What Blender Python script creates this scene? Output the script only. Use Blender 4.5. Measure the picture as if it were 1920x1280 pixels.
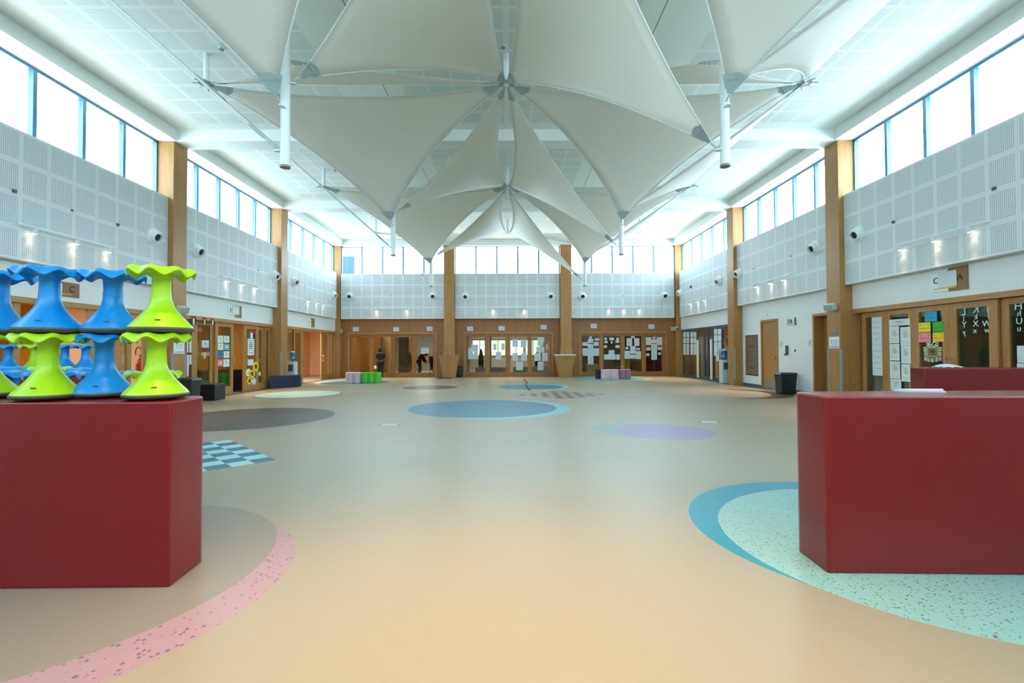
import bpy, math, random
from mathutils import Vector, Matrix, Euler
random.seed(7)
PI = math.pi
for o in list(bpy.data.objects): bpy.data.objects.remove(o)
SC = bpy.context.scene
COL = SC.collection

# ---------------------------------------------------------------- camera
H = 1.5
F = 900.0
PITCH, YAW, ROLL = math.radians(1.077), math.radians(-.329), math.radians(-.246)
ROT = Matrix.Rotation(YAW, 3, 'Z') @ Matrix.Rotation(PI/2 + PITCH, 3, 'X') @ Matrix.Rotation(ROLL, 3, 'Z')
CAM = Vector((.04, 0, H))
cd = bpy.data.cameras.new('camera'); cam = bpy.data.objects.new('camera', cd); COL.objects.link(cam)
cd.sensor_width = 36; cd.lens = F/1920*36; cd.clip_end = 300; cd.clip_start = .05
cam.location = CAM; cam.rotation_euler = ROT.to_euler()
SC.camera = cam

# ---------------------------------------------------------------- world, light, exposure
SC.view_settings.view_transform = 'Standard'; SC.view_settings.look = 'None'
SC.view_settings.gamma = 1; SC.view_settings.use_curve_mapping = False
SC.view_settings.exposure = 0.33
w = bpy.data.worlds.new('sky'); SC.world = w; w.use_nodes = True
bg = w.node_tree.nodes['Background']; bg.inputs[0].default_value = (.67, .88, 1.0, 1)
_g = w.node_tree.nodes.new('ShaderNodeTexCoord'); _s = w.node_tree.nodes.new('ShaderNodeSeparateXYZ'); _m = w.node_tree.nodes.new('ShaderNodeMath')
_m.operation = 'MULTIPLY_ADD'; _m.inputs[1].default_value = 3.0; _m.inputs[2].default_value = 9.5      # the sky is brighter on the right hand side
w.node_tree.links.new(_g.outputs['Generated'], _s.inputs[0]); w.node_tree.links.new(_s.outputs[0], _m.inputs[0]); _d = w.node_tree.nodes.new('ShaderNodeMath'); _d.operation = 'MULTIPLY_ADD'; _d.inputs[1].default_value = -6.0; _d.inputs[2].default_value = 0; _d.use_clamp = False
_x = w.node_tree.nodes.new('ShaderNodeMath'); _x.operation = 'MAXIMUM'; _x.inputs[1].default_value = 0; _a = w.node_tree.nodes.new('ShaderNodeMath'); _a.operation = 'ADD'
w.node_tree.links.new(_s.outputs[2], _d.inputs[0]); w.node_tree.links.new(_d.outputs[0], _x.inputs[0])          # glow added below the horizon, like sunlit ground, to brighten the ceiling
w.node_tree.links.new(_m.outputs[0], _a.inputs[0]); w.node_tree.links.new(_x.outputs[0], _a.inputs[1]); w.node_tree.links.new(_a.outputs[0], bg.inputs[1])
SC.cycles.max_bounces = 10; SC.cycles.diffuse_bounces = 6; SC.cycles.transparent_max_bounces = 16
SC.cycles.sample_clamp_indirect = 6
SC.cycles.caustics_reflective = False; SC.cycles.caustics_refractive = False

def area(name, loc, rot, sx, sy, power, col=(1,1,1), portal=False):
    l = bpy.data.lights.new(name, 'AREA'); l.shape = 'RECTANGLE'; l.size = sx; l.size_y = sy
    l.energy = power; l.color = col
    if portal: l.cycles.is_portal = True
    o = bpy.data.objects.new(name, l); COL.objects.link(o); o.location = loc; o.rotation_euler = rot
    return o
def spot(name, loc, tgt, power, col, ang, blend=.6, r=.04, parent=None):
    l = bpy.data.lights.new(name, 'SPOT'); l.energy = power; l.color = col; l.spot_size = ang; l.spot_blend = blend; l.shadow_soft_size = r
    o = bpy.data.objects.new(name, l); COL.objects.link(o)
    o.location = loc; o.rotation_euler = (Vector(tgt)-Vector(loc)).to_track_quat('-Z', 'Y').to_euler()
    if parent: o.parent = parent; o.location = Vector(loc)-parent.location
    return o
WARM = (1, .72, .42)
# sky portals in the clerestory openings
for s in (-1, 1):
    area('sky_portal', (s*10.15, 11, 6.7), (0, s*PI/2, 0), 1.8, 33, 0, portal=True)
area('sky_portal', (0, 27.75, 6.7), (-PI/2, 0, 0), 20, 1.8, 0, portal=True)
area('sky_portal', (0, -5.7, 6.7), (PI/2, 0, 0), 19, 1.8, 0, portal=True)
# ceiling downlights over the near floor
for x, y, p in ((-1.0, 1.7, 1150), (1.0, 1.8, 950), (.0, 3.4, 750)):
    spot('downlight', (x, y, 7.7), (x*.8, y+.1, 0), p, (1, .60, .25), math.radians(50), 1.0, .15)

# ---------------------------------------------------------------- geometry of sight lines (used to read sizes off the building)
def ray(px, py):
    d = ROT @ Vector(((px-960)/F, (640-py)/F, -1)); return d/d.y
def PY(px, py, Y): return CAM + ray(px, py)*Y
def FL(px, py):
    d = ray(px, py); return CAM + d*(-H/d.z)
def WX(px, py, X):
    d = ray(px, py); return CAM + d*((X-CAM.x)/d.x)

# ---------------------------------------------------------------- materials
def new_mat(name):
    m = bpy.data.materials.new(name); m.use_nodes = True
    return m, m.node_tree, m.node_tree.nodes['Principled BSDF']
def sr(r, g, b):
    f = lambda c: (c/255/12.92) if c/255 <= .04045 else ((c/255+.055)/1.055)**2.4
    return (f(r), f(g), f(b), 1)
MATS = {}
def mat(name, col, rough=.5, metal=0, noise=0, scale=20, emit=0, spec=.5, trans=0, bump=0):
    if name in MATS: return MATS[name]
    m, nt, b = new_mat(name)
    b.inputs['Base Color'].default_value = col; b.inputs['Roughness'].default_value = rough
    b.inputs['Metallic'].default_value = metal; b.inputs['Specular IOR Level'].default_value = spec
    if emit: b.inputs['Emission Color'].default_value = col; b.inputs['Emission Strength'].default_value = emit
    if noise or bump:
        tc = nt.nodes.new('ShaderNodeTexCoord'); n = nt.nodes.new('ShaderNodeTexNoise'); n.inputs['Scale'].default_value = scale; n.inputs['Detail'].default_value = 4
        nt.links.new(tc.outputs['Object'], n.inputs['Vector'])
        if noise:
            r = nt.nodes.new('ShaderNodeMapRange'); r.inputs[3].default_value = 1-noise; r.inputs[4].default_value = 1+noise
            nt.links.new(n.outputs[0], r.inputs[0])
            mx = nt.nodes.new('ShaderNodeVectorMath'); mx.operation = 'SCALE'; mx.inputs[0].default_value = col[:3]
            nt.links.new(r.outputs[0], mx.inputs['Scale']); nt.links.new(mx.outputs[0], b.inputs['Base Color'])
        if bump:
            bp = nt.nodes.new('ShaderNodeBump'); bp.inputs['Strength'].default_value = bump; nt.links.new(n.outputs[0], bp.inputs['Height']); nt.links.new(bp.outputs[0], b.inputs['Normal'])
    MATS[name] = m; return m

class NG:                                     # small node-graph helper
    def __init__(s, nt): s.nt = nt
    def val(s, v): return v
    def m(s, op, a, b=None, c=None, clamp=False):
        n = s.nt.nodes.new('ShaderNodeMath'); n.operation = op; n.use_clamp = clamp
        for i, v in enumerate((a, b, c)):
            if v is None: continue
            if isinstance(v, (int, float)): n.inputs[i].default_value = v
            else: s.nt.links.new(v, n.inputs[i])
        return n.outputs[0]
    def mix(s, f, a, b):
        n = s.nt.nodes.new('ShaderNodeMix'); n.data_type = 'RGBA'
        if isinstance(f, (int, float)): n.inputs[0].default_value = f
        else: s.nt.links.new(f, n.inputs[0])
        for i, v in ((6, a), (7, b)):
            if isinstance(v, tuple): n.inputs[i].default_value = v
            else: s.nt.links.new(v, n.inputs[i])
        return n.outputs[2]
    def between(s, v, a, b): return s.m('MULTIPLY', s.m('GREATER_THAN', v, a), s.m('LESS_THAN', v, b))
    def coords(s):
        tc = s.nt.nodes.new('ShaderNodeTexCoord'); sp = s.nt.nodes.new('ShaderNodeSeparateXYZ')
        s.nt.links.new(tc.outputs['Object'], sp.inputs[0]); return tc.outputs['Object'], sp.outputs[0], sp.outputs[1], sp.outputs[2]

def wood_mat(name, c1, c2, axis='Z', rough=.45, scale=1.0):
    m, nt, b = new_mat(name); g = NG(nt); co, x, y, z = g.coords()
    mp = nt.nodes.new('ShaderNodeMapping'); nt.links.new(co, mp.inputs[0])
    sc = {'Z': (22, 22, 1.1), 'Y': (22, 1.1, 22), 'X': (1.1, 22, 22)}[axis]
    mp.inputs['Scale'].default_value = tuple(v*scale for v in sc)
    n = nt.nodes.new('ShaderNodeTexNoise'); n.inputs['Scale'].default_value = 2.2; n.inputs['Detail'].default_value = 6; n.inputs['Distortion'].default_value = .6
    nt.links.new(mp.outputs[0], n.inputs[0])
    n2 = nt.nodes.new('ShaderNodeTexNoise'); n2.inputs['Scale'].default_value = .35; n2.inputs['Detail'].default_value = 2; nt.links.new(mp.outputs[0], n2.inputs[0])
    f = g.m('ADD', g.m('MULTIPLY', n.outputs[0], .7), g.m('MULTIPLY', n2.outputs[0], .3))
    r = nt.nodes.new('ShaderNodeMapRange'); r.inputs[1].default_value = .35; r.inputs[2].default_value = .65; nt.links.new(f, r.inputs[0])
    nt.links.new(g.mix(r.outputs[0], c1, c2), b.inputs['Base Color'])
    b.inputs['Roughness'].default_value = rough; MATS[name] = m; return m

OAK = wood_mat('oak veneer', sr(154,110,58), sr(180,136,78))
OAKH = wood_mat('oak veneer header', sr(156,114,60), sr(184,140,80), 'Y')
OAKX = wood_mat('oak veneer panel', sr(140,92,44), sr(166,114,62))
AMBER = wood_mat('amber cabinet wood', sr(180,126,36), sr(202,148,50))
WHITE = mat('white paint', sr(228,234,235), .6, noise=.015, scale=3)
WHITEC = mat('white ceiling paint', sr(232,238,236), .7)
MEMB = mat('white powder coat', sr(232,240,242), .35)
ALU = mat('blue anodised frame', sr(96,140,172), .35, .3)
GREYALU = mat('grey aluminium', sr(92,98,110), .4, .4)
STEEL = mat('stainless steel', sr(190,192,190), .28, 1)
PLATE = mat('light clamp plate', sr(176,194,198), .4, noise=.12, scale=40)
CABLE = mat('galvanised cable', sr(190,200,205), .35, .6)
GUARD = mat('blue grey corner guard', sr(138,158,166), .4)
BLACK = mat('black plastic', sr(28,36,42), .4, noise=.1)
DARK = mat('dark opening', sr(16,18,20), .6)
NAVY = mat('navy upholstery', sr(14,28,62), .5, bump=.05, scale=200)
CHAR = mat('charcoal upholstery', sr(24,32,40), .5, bump=.05, scale=200)
RED = mat('dark red vinyl', sr(122,16,24), .24, noise=.03, scale=60, bump=.015, spec=.45)
PAPER = mat('paper', sr(214,226,234), .7)
CLOTHW = mat('white cloth', sr(225,225,235), .8)

def glass_mat(name, tint=(1,1,1,1), gl=.07, rough=.02):
    m = bpy.data.materials.new(name); m.use_nodes = True; nt = m.node_tree
    for n in list(nt.nodes):
        if n.type != 'OUTPUT_MATERIAL': nt.nodes.remove(n)
    out = nt.nodes['Material Output']; t = nt.nodes.new('ShaderNodeBsdfTransparent'); t.inputs[0].default_value = tint
    g = nt.nodes.new('ShaderNodeBsdfGlossy'); g.inputs['Roughness'].default_value = rough
    fr = nt.nodes.new('ShaderNodeLayerWeight'); fr.inputs[0].default_value = .25
    mr = nt.nodes.new('ShaderNodeMath'); mr.operation = 'MULTIPLY_ADD'; mr.inputs[1].default_value = .5; mr.inputs[2].default_value = gl
    nt.links.new(fr.outputs['Fresnel'], mr.inputs[0])
    mx = nt.nodes.new('ShaderNodeMixShader'); nt.links.new(mr.outputs[0], mx.inputs[0]); nt.links.new(t.outputs[0], mx.inputs[1]); nt.links.new(g.outputs[0], mx.inputs[2]); nt.links.new(mx.outputs[0], out.inputs[0])
    MATS[name] = m; return m
GLASS = glass_mat('door glass', (.86,.92,.88,1), .03)
WGLASS = glass_mat('window glass', (1,1,1,1), .0)
WGLASS.node_tree.nodes['Math'].inputs[1].default_value = .15

def sail_mat():
    m, nt, b = new_mat('sail fabric'); g = NG(nt)
    out = nt.nodes['Material Output']
    b.inputs['Base Color'].default_value = sr(244,244,240); b.inputs['Roughness'].default_value = .42
    tr = nt.nodes.new('ShaderNodeBsdfTranslucent'); tr.inputs[0].default_value = sr(252,250,244)
    mx = nt.nodes.new('ShaderNodeMixShader'); mx.inputs[0].default_value = .48
    nt.links.new(b.outputs[0], mx.inputs[1]); nt.links.new(tr.outputs[0], mx.inputs[2]); nt.links.new(mx.outputs[0], out.inputs[0])
    co, x, y, z = g.coords()
    n = nt.nodes.new('ShaderNodeTexNoise'); n.inputs['Scale'].default_value = 90; nt.links.new(co, n.inputs[0])
    bp = nt.nodes.new('ShaderNodeBump'); bp.inputs['Strength'].default_value = .05; nt.links.new(n.outputs[0], bp.inputs['Height']); nt.links.new(bp.outputs[0], b.inputs['Normal'])
    return m
SAIL = sail_mat()

def tile_holes(g, u, v, pu, pv, mu, mv, hole):
    """mask of round holes inside tiles; u,v metres from the first tile corner"""
    fu = g.m('FLOORED_MODULO', u, pu); fv = g.m('FLOORED_MODULO', v, pv)
    inside = g.m('MULTIPLY', g.between(fu, mu, pu-mu), g.between(fv, mv, pv-mv))
    hu = g.m('SUBTRACT', g.m('FLOORED_MODULO', g.m('SUBTRACT', fu, mu), hole), hole/2)
    hv = g.m('SUBTRACT', g.m('FLOORED_MODULO', g.m('SUBTRACT', fv, mv), hole), hole/2)
    d2 = g.m('ADD', g.m('MULTIPLY', hu, hu), g.m('MULTIPLY', hv, hv))
    return g.m('MULTIPLY', inside, g.m('LESS_THAN', d2, (hole*.27)**2)), fu, fv
def panel_mat(name, axis, pu, pv):
    m, nt, b = new_mat(name); g = NG(nt); co, x, y, z = g.coords()
    u = x if axis == 'X' else y
    mask, fu, fv = tile_holes(g, u, z, pu, pv, .045, .05, .0385)
    f2 = g.m('FLOORED_MODULO', u, pu*2)
    joint = g.m('MULTIPLY', g.m('LESS_THAN', f2, .006), .25)
    c = g.mix(joint, sr(222,230,234), sr(130,140,145))
    c = g.mix(mask, c, sr(112,134,144))
    nt.links.new(c, b.inputs['Base Color']); b.inputs['Roughness'].default_value = .55
    return m
def ceiling_mat():
    m, nt, b = new_mat('perforated ceiling'); g = NG(nt); co, x, y, z = g.coords()
    yb = g.m('SUBTRACT', g.m('FLOORED_MODULO', g.m('SUBTRACT', y, 13.62), 6.47), .93)
    ax = g.m('ABSOLUTE', x)
    inY = g.between(yb, 0, 5.2)
    u1 = g.m('SUBTRACT', ax, .03); m1, _, _ = tile_holes(g, u1, yb, .625, .65, .03, .045, .0375)
    u2 = g.m('SUBTRACT', ax, 4.0); m2, _, _ = tile_holes(g, u2, yb, .65, .65, .045, .045, .0375)
    a = g.m('MULTIPLY', m1, g.between(ax, .03, 2.53)); c = g.m('MULTIPLY', m2, g.between(ax, 4.0, 8.55))
    mask = g.m('MULTIPLY', g.m('ADD', a, c), inY)
    joint = g.m('MULTIPLY', g.between(ax, 2.93, 2.95), .8)
    cc = g.mix(joint, sr(226,234,230), sr(60,70,65)); cc = g.mix(mask, cc, sr(150,166,162))
    nt.links.new(cc, b.inputs['Base Color']); b.inputs['Roughness'].default_value = .6
    return m

def floor_mat():
    m, nt, b = new_mat('vinyl floor with inlaid circles'); g = NG(nt); co, x, y, z = g.coords()
    def specks(scale, thr, prob):
        v = nt.nodes.new('ShaderNodeTexVoronoi'); v.inputs['Scale'].default_value = scale; nt.links.new(co, v.inputs['Vector'])
        sp = nt.nodes.new('ShaderNodeSeparateColor'); nt.links.new(v.outputs['Color'], sp.inputs[0])
        return g.m('MULTIPLY', g.m('LESS_THAN', v.outputs['Distance'], g.m('MULTIPLY', sp.outputs[1], thr)), g.m('LESS_THAN', sp.outputs[0], prob))
    fine = specks(110, .42, .25); coarse = specks(75, .62, .30); big = specks(42, .55, .35)
    def circ(cx, cy, r, ry=None):
        dx = g.m('SUBTRACT', x, cx); dy = g.m('SUBTRACT', y, cy)
        if ry: dy = g.m('MULTIPLY', dy, r/ry)
        return g.m('LESS_THAN', g.m('ADD', g.m('MULTIPLY', dx, dx), g.m('MULTIPLY', dy, dy)), r*r)
    BEI = sr(160,149,128)
    base = g.mix(g.m('MULTIPLY', fine, .45), BEI, sr(150,132,104))
    c = base
    def put(mask, col, sm=None, scol=None, amt=.8):
        nonlocal c
        src = col if sm is None else g.mix(g.m('MULTIPLY', sm, amt), col, scol)
        c = g.mix(mask, c, src)
    TEAL = sr(0,116,138); LT = sr(118,182,196); GREY = sr(80,76,76); LIL = sr(140,126,158)
    # foreground left: rose ring around a grey disc
    put(circ(-2.908, 3.122, 1.427), sr(170,138,146), big, sr(96,86,104), .8)
    put(circ(-3.136, 3.345, 1.413), sr(142,133,122), fine, sr(160,150,136), .4)
    # foreground right
    put(circ(3.063, 4.0, 1.444), sr(8,138,160), fine, sr(10,110,140), .4)
    put(circ(3.212, 3.746, 1.428), sr(142,188,182), coarse, sr(92,98,96), .85)
    # chequered squares
    def checker(ox, oy, n, cell, ca, cb):
        nonlocal c
        rx = g.m('SUBTRACT', x, ox); ry = g.m('SUBTRACT', y, oy); k = math.sqrt(.5)
        a = g.m('ADD', g.m('MULTIPLY', rx, -k), g.m('MULTIPLY', ry, k)); bb = g.m('SUBTRACT', g.m('MULTIPLY', rx, -k), g.m('MULTIPLY', ry, k))
        ins = g.m('MULTIPLY', g.between(a, 0, n*cell), g.between(bb, 0, n*cell))
        par = g.m('FLOORED_MODULO', g.m('ADD', g.m('FLOOR', g.m('DIVIDE', a, cell)), g.m('FLOOR', g.m('DIVIDE', bb, cell))), 2)
        src = g.mix(g.m('GREATER_THAN', par, .5), ca, cb if isinstance(cb, tuple) else cb)
        c = g.mix(ins, c, src)
    checker(-3.19, 6.69, 8, .275, TEAL, sr(168,212,218))
    keep = c
    checker(3.33, 16.26, 8, .268, sr(70,70,72), BEI)
    put(circ(-.36, 12.55, 2.0), LT); put(circ(-.664, 12.675, 1.93), TEAL, fine, sr(16,120,150), .3)
    put(circ(1.10, 19.75, 1.45), LT); put(circ(.897, 19.792, 1.35), sr(10,118,140))
    put(circ(-5.7, 10.85, 1.98), sr(150,142,140)); put(circ(-5.937, 10.972, 1.89), GREY)
    put(circ(-7.27, 16.78, 1.42), TEAL); put(circ(-7.354, 16.95, 1.38), sr(176,208,200))
    put(circ(-3.3, 19.6, 1.2), sr(172,162,144)); put(circ(-3.208, 19.712, 1.12), GREY)
    put(circ(-7.5, 23.1, 1.75), sr(170,196,196)); put(circ(-7.35, 23.16, 1.6), sr(66,118,134))
    put(circ(5.5, 25.2, 1.95), sr(150,184,184)); put(circ(5.3, 25.27, 1.85), sr(88,156,166))
    put(circ(2.50, 9.0, .88), sr(132,150,146)); put(circ(2.876, 8.85, .88), LIL, fine, sr(150,140,170), .4)
    put(circ(7.60, 16.5, 1.95), sr(82,64,46)); put(circ(7.0, 16.66, 1.88), sr(164,150,136))
    put(circ(-.99, 25.0, .8), sr(178,144,130))
    # faded number line
    nn = nt.nodes.new('ShaderNodeTexNoise'); nn.inputs['Scale'].default_value = 2.2; nt.links.new(co, nn.inputs[0])
    put(g.m('MULTIPLY', g.m('MULTIPLY', g.between(x, -1.7, 5.0), g.between(y, 14.92, 15.03)), g.m('GREATER_THAN', nn.outputs[0], .47)), sr(150,106,112))
    # border strip along the walls
    ax = g.m('ABSOLUTE', x)
    put(g.m('MAXIMUM', g.m('MULTIPLY', g.between(ax, 9.5, 9.95), g.m('LESS_THAN', y, 27.7)), g.m('MULTIPLY', g.between(y, 27.4, 27.7), g.m('LESS_THAN', ax, 9.9))), sr(98,104,112))
    n2 = nt.nodes.new('ShaderNodeTexNoise'); n2.inputs['Scale'].default_value = .6; n2.inputs['Detail'].default_value = 3; nt.links.new(co, n2.inputs[0])
    rr = nt.nodes.new('ShaderNodeMapRange'); rr.inputs[3].default_value = .30; rr.inputs[4].default_value = .42; nt.links.new(n2.outputs[0], rr.inputs[0]); nt.links.new(rr.outputs[0], b.inputs['Roughness'])
    nt.links.new(c, b.inputs['Base Color']); b.inputs['Specular IOR Level'].default_value = .28
    return m

def paper_mat(name, base, ink, rows=14, amt=.6, pic=None, axis='Y'):
    """sheet with lines of writing (and a loose drawing)"""
    m, nt, b = new_mat(name); g = NG(nt)
    tc = nt.nodes.new('ShaderNodeTexCoord'); sp = nt.nodes.new('ShaderNodeSeparateXYZ'); nt.links.new(tc.outputs['Generated'], sp.inputs[0])
    z = sp.outputs[2]; u = sp.outputs[0] if axis == 'X' else sp.outputs[1]
    ln = g.m('LESS_THAN', g.m('FLOORED_MODULO', g.m('MULTIPLY', z, rows), 1), .35)
    n = nt.nodes.new('ShaderNodeTexNoise'); n.inputs['Scale'].default_value = 9; n.inputs['Detail'].default_value = 3; nt.links.new(tc.outputs['Object'], n.inputs[0])
    mk = g.m('MULTIPLY', g.m('MULTIPLY', ln, g.between(u, .12, .88)), g.m('MULTIPLY', g.between(z, .08, .92), g.m('GREATER_THAN', n.outputs[0], .42)))
    c = g.mix(g.m('MULTIPLY', mk, amt), base, ink)
    if pic:
        n3 = nt.nodes.new('ShaderNodeTexNoise'); n3.inputs['Scale'].default_value = 14; n3.inputs['Detail'].default_value = 2; nt.links.new(tc.outputs['Object'], n3.inputs[0])
        du = g.m('SUBTRACT', u, .5); dz = g.m('SUBTRACT', z, .58)
        el = g.m('ADD', g.m('MULTIPLY', g.m('MULTIPLY', du, du), 12), g.m('MULTIPLY', g.m('MULTIPLY', dz, dz), 16))
        c = g.mix(g.m('MULTIPLY', g.m('LESS_THAN', g.m('ADD', el, g.m('MULTIPLY', n3.outputs[0], .8)), 1.0), .75), c, pic)
    nt.links.new(c, b.inputs['Base Color']); b.inputs['Roughness'].default_value = .6
    return m
P_TXT = paper_mat('printed sheet', sr(205,220,230), sr(120,135,160), axis='X')
P_TXTY = paper_mat('printed sheet side', sr(214,228,232), sr(150,168,176), 10, .35)
P_DRAW = paper_mat('pupil drawing', sr(214,232,236), sr(170,120,120), 9, .5, sr(178,190,160))
P_BLUE = paper_mat('blue drawing', sr(60,170,205), sr(230,240,180), 3, .7, sr(230,225,170))
P_DBLU = paper_mat('deep blue drawing', sr(10,120,180), sr(20,150,110), 3, .8, sr(10,60,140))
P_PINK = paper_mat('pink drawing', sr(225,120,150), sr(240,230,230), 4, .7, sr(240,200,205))
P_NOTICE = paper_mat('notice', sr(222,232,238), sr(60,70,90), 8, .8, sr(130,150,165))
P_NOTX = paper_mat('office notice', sr(215,225,238), sr(70,100,170), 5, .7, axis='X')

# ---------------------------------------------------------------- mesh helpers
class MB:
    def __init__(s): s.v = []; s.f = []
    def add(s, vs, fs):
        k = len(s.v); s.v += [Vector(p) for p in vs]; s.f += [tuple(i+k for i in f) for f in fs]; return s
    def box(s, x0, x1, y0, y1, z0, z1):
        x0, x1 = min(x0, x1), max(x0, x1); y0, y1 = min(y0, y1), max(y0, y1); z0, z1 = min(z0, z1), max(z0, z1)
        return s.add([(x0,y0,z0),(x1,y0,z0),(x1,y1,z0),(x0,y1,z0),(x0,y0,z1),(x1,y0,z1),(x1,y1,z1),(x0,y1,z1)],
                     [(0,3,2,1),(4,5,6,7),(0,1,5,4),(1,2,6,5),(2,3,7,6),(3,0,4,7)])
    def prism(s, poly, z0, z1, top=None):
        n = len(poly); top = top or poly
        return s.add([(x,y,z0) for x,y in poly]+[(x,y,z1) for x,y in top],
                     [tuple(range(n-1,-1,-1)), tuple(range(n,2*n))]+[(i,(i+1)%n,n+(i+1)%n,n+i) for i in range(n)])
    def tube(s, p0, p1, r, n=12, r2=None):
        p0, p1 = Vector(p0), Vector(p1); d = (p1-p0).normalized(); a = d.orthogonal().normalized(); b = d.cross(a); r2 = r if r2 is None else r2
        vs = [p0+(a*math.cos(t)+b*math.sin(t))*r for t in [2*PI*i/n for i in range(n)]]+[p1+(a*math.cos(t)+b*math.sin(t))*r2 for t in [2*PI*i/n for i in range(n)]]
        return s.add(vs, [tuple(range(n-1,-1,-1)), tuple(range(n,2*n))]+[(i,(i+1)%n,n+(i+1)%n,n+i) for i in range(n)])
    def path(s, pts, r, n=8):
        for a, b in zip(pts, pts[1:]): s.tube(a, b, r, n)
        return s
    def lathe(s, prof, c=(0,0,0), n=40, M=None):
        c = Vector(c); vs = []; fs = []
        for r, z in prof:
            for i in range(n):
                t = 2*PI*i/n; p = Vector((r*math.cos(t), r*math.sin(t), z))
                vs.append(c+(M@p if M else p))
        for k in range(len(prof)-1):
            for i in range(n):
                j = (i+1)%n; fs.append((k*n+i, k*n+j, (k+1)*n+j, (k+1)*n+i))
        fs.append(tuple(range(n-1,-1,-1))); fs.append(tuple((len(prof)-1)*n+i for i in range(n)))
        return s.add(vs, fs)
    def build(s, name, m, parent=None, smooth=False, bevel=0, seg=3, loc=None, label=None):
        me = bpy.data.meshes.new(name); off = Vector(loc) if loc is not None else (parent_loc(parent) if parent else Vector((0,0,0)))
        me.from_pydata([p-off for p in s.v], [], s.f); me.update()
        o = bpy.data.objects.new(name, me); COL.objects.link(o)
        if parent: o.parent = parent
        elif loc is not None: o.location = off
        if m: me.materials.append(m)
        if bevel:
            bv = o.modifiers.new('bevel', 'BEVEL'); bv.width = bevel; bv.segments = seg; bv.limit_method = 'ANGLE'; bv.angle_limit = math.radians(40)
        if smooth or bevel:
            for p in me.polygons: p.use_smooth = True
            if hasattr(me, 'set_sharp_from_angle'): me.set_sharp_from_angle(angle=math.radians(38))
        if label: o['label'] = label
        return o
def parent_loc(p):
    v = Vector((0,0,0))
    while p: v += p.location; p = p.parent
    return v
def tag(o, label, cat, group=None, kind=None):
    o['label'] = label; o['category'] = cat
    if group: o['group'] = group
    if kind: o['kind'] = kind
    return o
def thing(name, label, cat, loc=(0,0,0), group=None):
    o = bpy.data.objects.new(name, None); COL.objects.link(o); o.location = loc; o.empty_display_size = .2
    return tag(o, label, cat, group)
def struct(o):
    o['kind'] = 'structure'; return o
def sthing(name, loc=(0,0,0)):
    o = bpy.data.objects.new(name, None); COL.objects.link(o); o.location = loc; return struct(o)
def copy_tree(o, parent=None):
    c = o.copy(); COL.objects.link(c); c.parent = parent
    for ch in [q for q in o.children]: copy_tree(ch, c)
    return c
def text_mesh(name, s, size, loc, rot, m, parent=None, ext=.003):
    cu = bpy.data.curves.new(name, 'FONT'); cu.body = s; cu.size = size; cu.extrude = ext; cu.align_x = 'CENTER'; cu.align_y = 'CENTER'
    t = bpy.data.objects.new(name, cu); COL.objects.link(t)
    dg = bpy.context.evaluated_depsgraph_get(); me = bpy.data.meshes.new_from_object(t.evaluated_get(dg))
    bpy.data.objects.remove(t); bpy.data.curves.remove(cu)
    o = bpy.data.objects.new(name, me); COL.objects.link(o); me.materials.clear(); me.materials.append(m)
    o.location = Vector(loc)-(parent_loc(parent) if parent else Vector((0,0,0))); o.rotation_euler = rot
    if parent: o.parent = parent
    return o

# ---------------------------------------------------------------- dimensions
XP, XC, XW, XG = 9.63, 9.485, 9.84, 9.90         # panel face, column face, white wall face, door plane
COLY = [.68-6.47, .68, 7.15, 13.62, 20.09]        # near faces of side columns
CD = .58
ZC, ZB, ZH = 7.83, 7.5, 2.63
BAYS = [(-5.21, .68), (1.26, 7.15), (7.73, 13.62), (14.2, 20.09), (20.67, 27.3)]
YF = 27.6                                         # timber face of far wall
SIDE = {-1: 'left', 1: 'right'}

# ---------------------------------------------------------------- shell
FLOOR = struct(MB().box(-17, 17, -6, 42, -.2, 0).build('floor', floor_mat()))
struct(MB().box(-10.4, 10.4, -6, 28, ZC, ZC+.2).build('ceiling', ceiling_mat()))
tn = 0
def trim(mb, m, **k):
    global tn
    tn += 1; return struct(mb.build('trim_%d' % tn, m, **k))
for y in COLY[1:]: trim(MB().box(-9.4, 9.4, y, y+CD, ZB, ZC), WHITEC)
for s in (-1, 1): trim(MB().box(s*9.4, s*10.4, -6, 27.9, ZB, ZC), WHITEC)
trim(MB().box(-9.4, 9.4, 27.2, 27.9, ZB-.03, ZC), WHITEC)
trim(MB().box(-9.4, 9.4, -6, -5.3, ZB-.03, ZC), WHITEC)
# near wall behind the viewer
struct(MB().box(-10.4, 10.4, -5.6, -5.3, 0, 5.86).build('wall_near', WHITE))
# side walls: white band over the doors up to the sill, solid where the photo shows wall
for s in (-1, 1):
    mb = MB().box(s*XW, s*10.15, -5.3, 27.9, ZH, 5.86)
    if s == 1:                                     # solid bay with three openings
        for a, b, z0 in ((14.2, 14.35, 0), (15.42, 17.42, 0), (18.62, 20.09, 0)): mb.box(XW, 10.15, a, b, z0, ZH)
    for a, b in BAYS[:2]: mb.box(s*XW, s*10.15, a-.6, b+.05, 0, ZH)
    struct(mb.build('wall_'+SIDE[s], WHITE))
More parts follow.
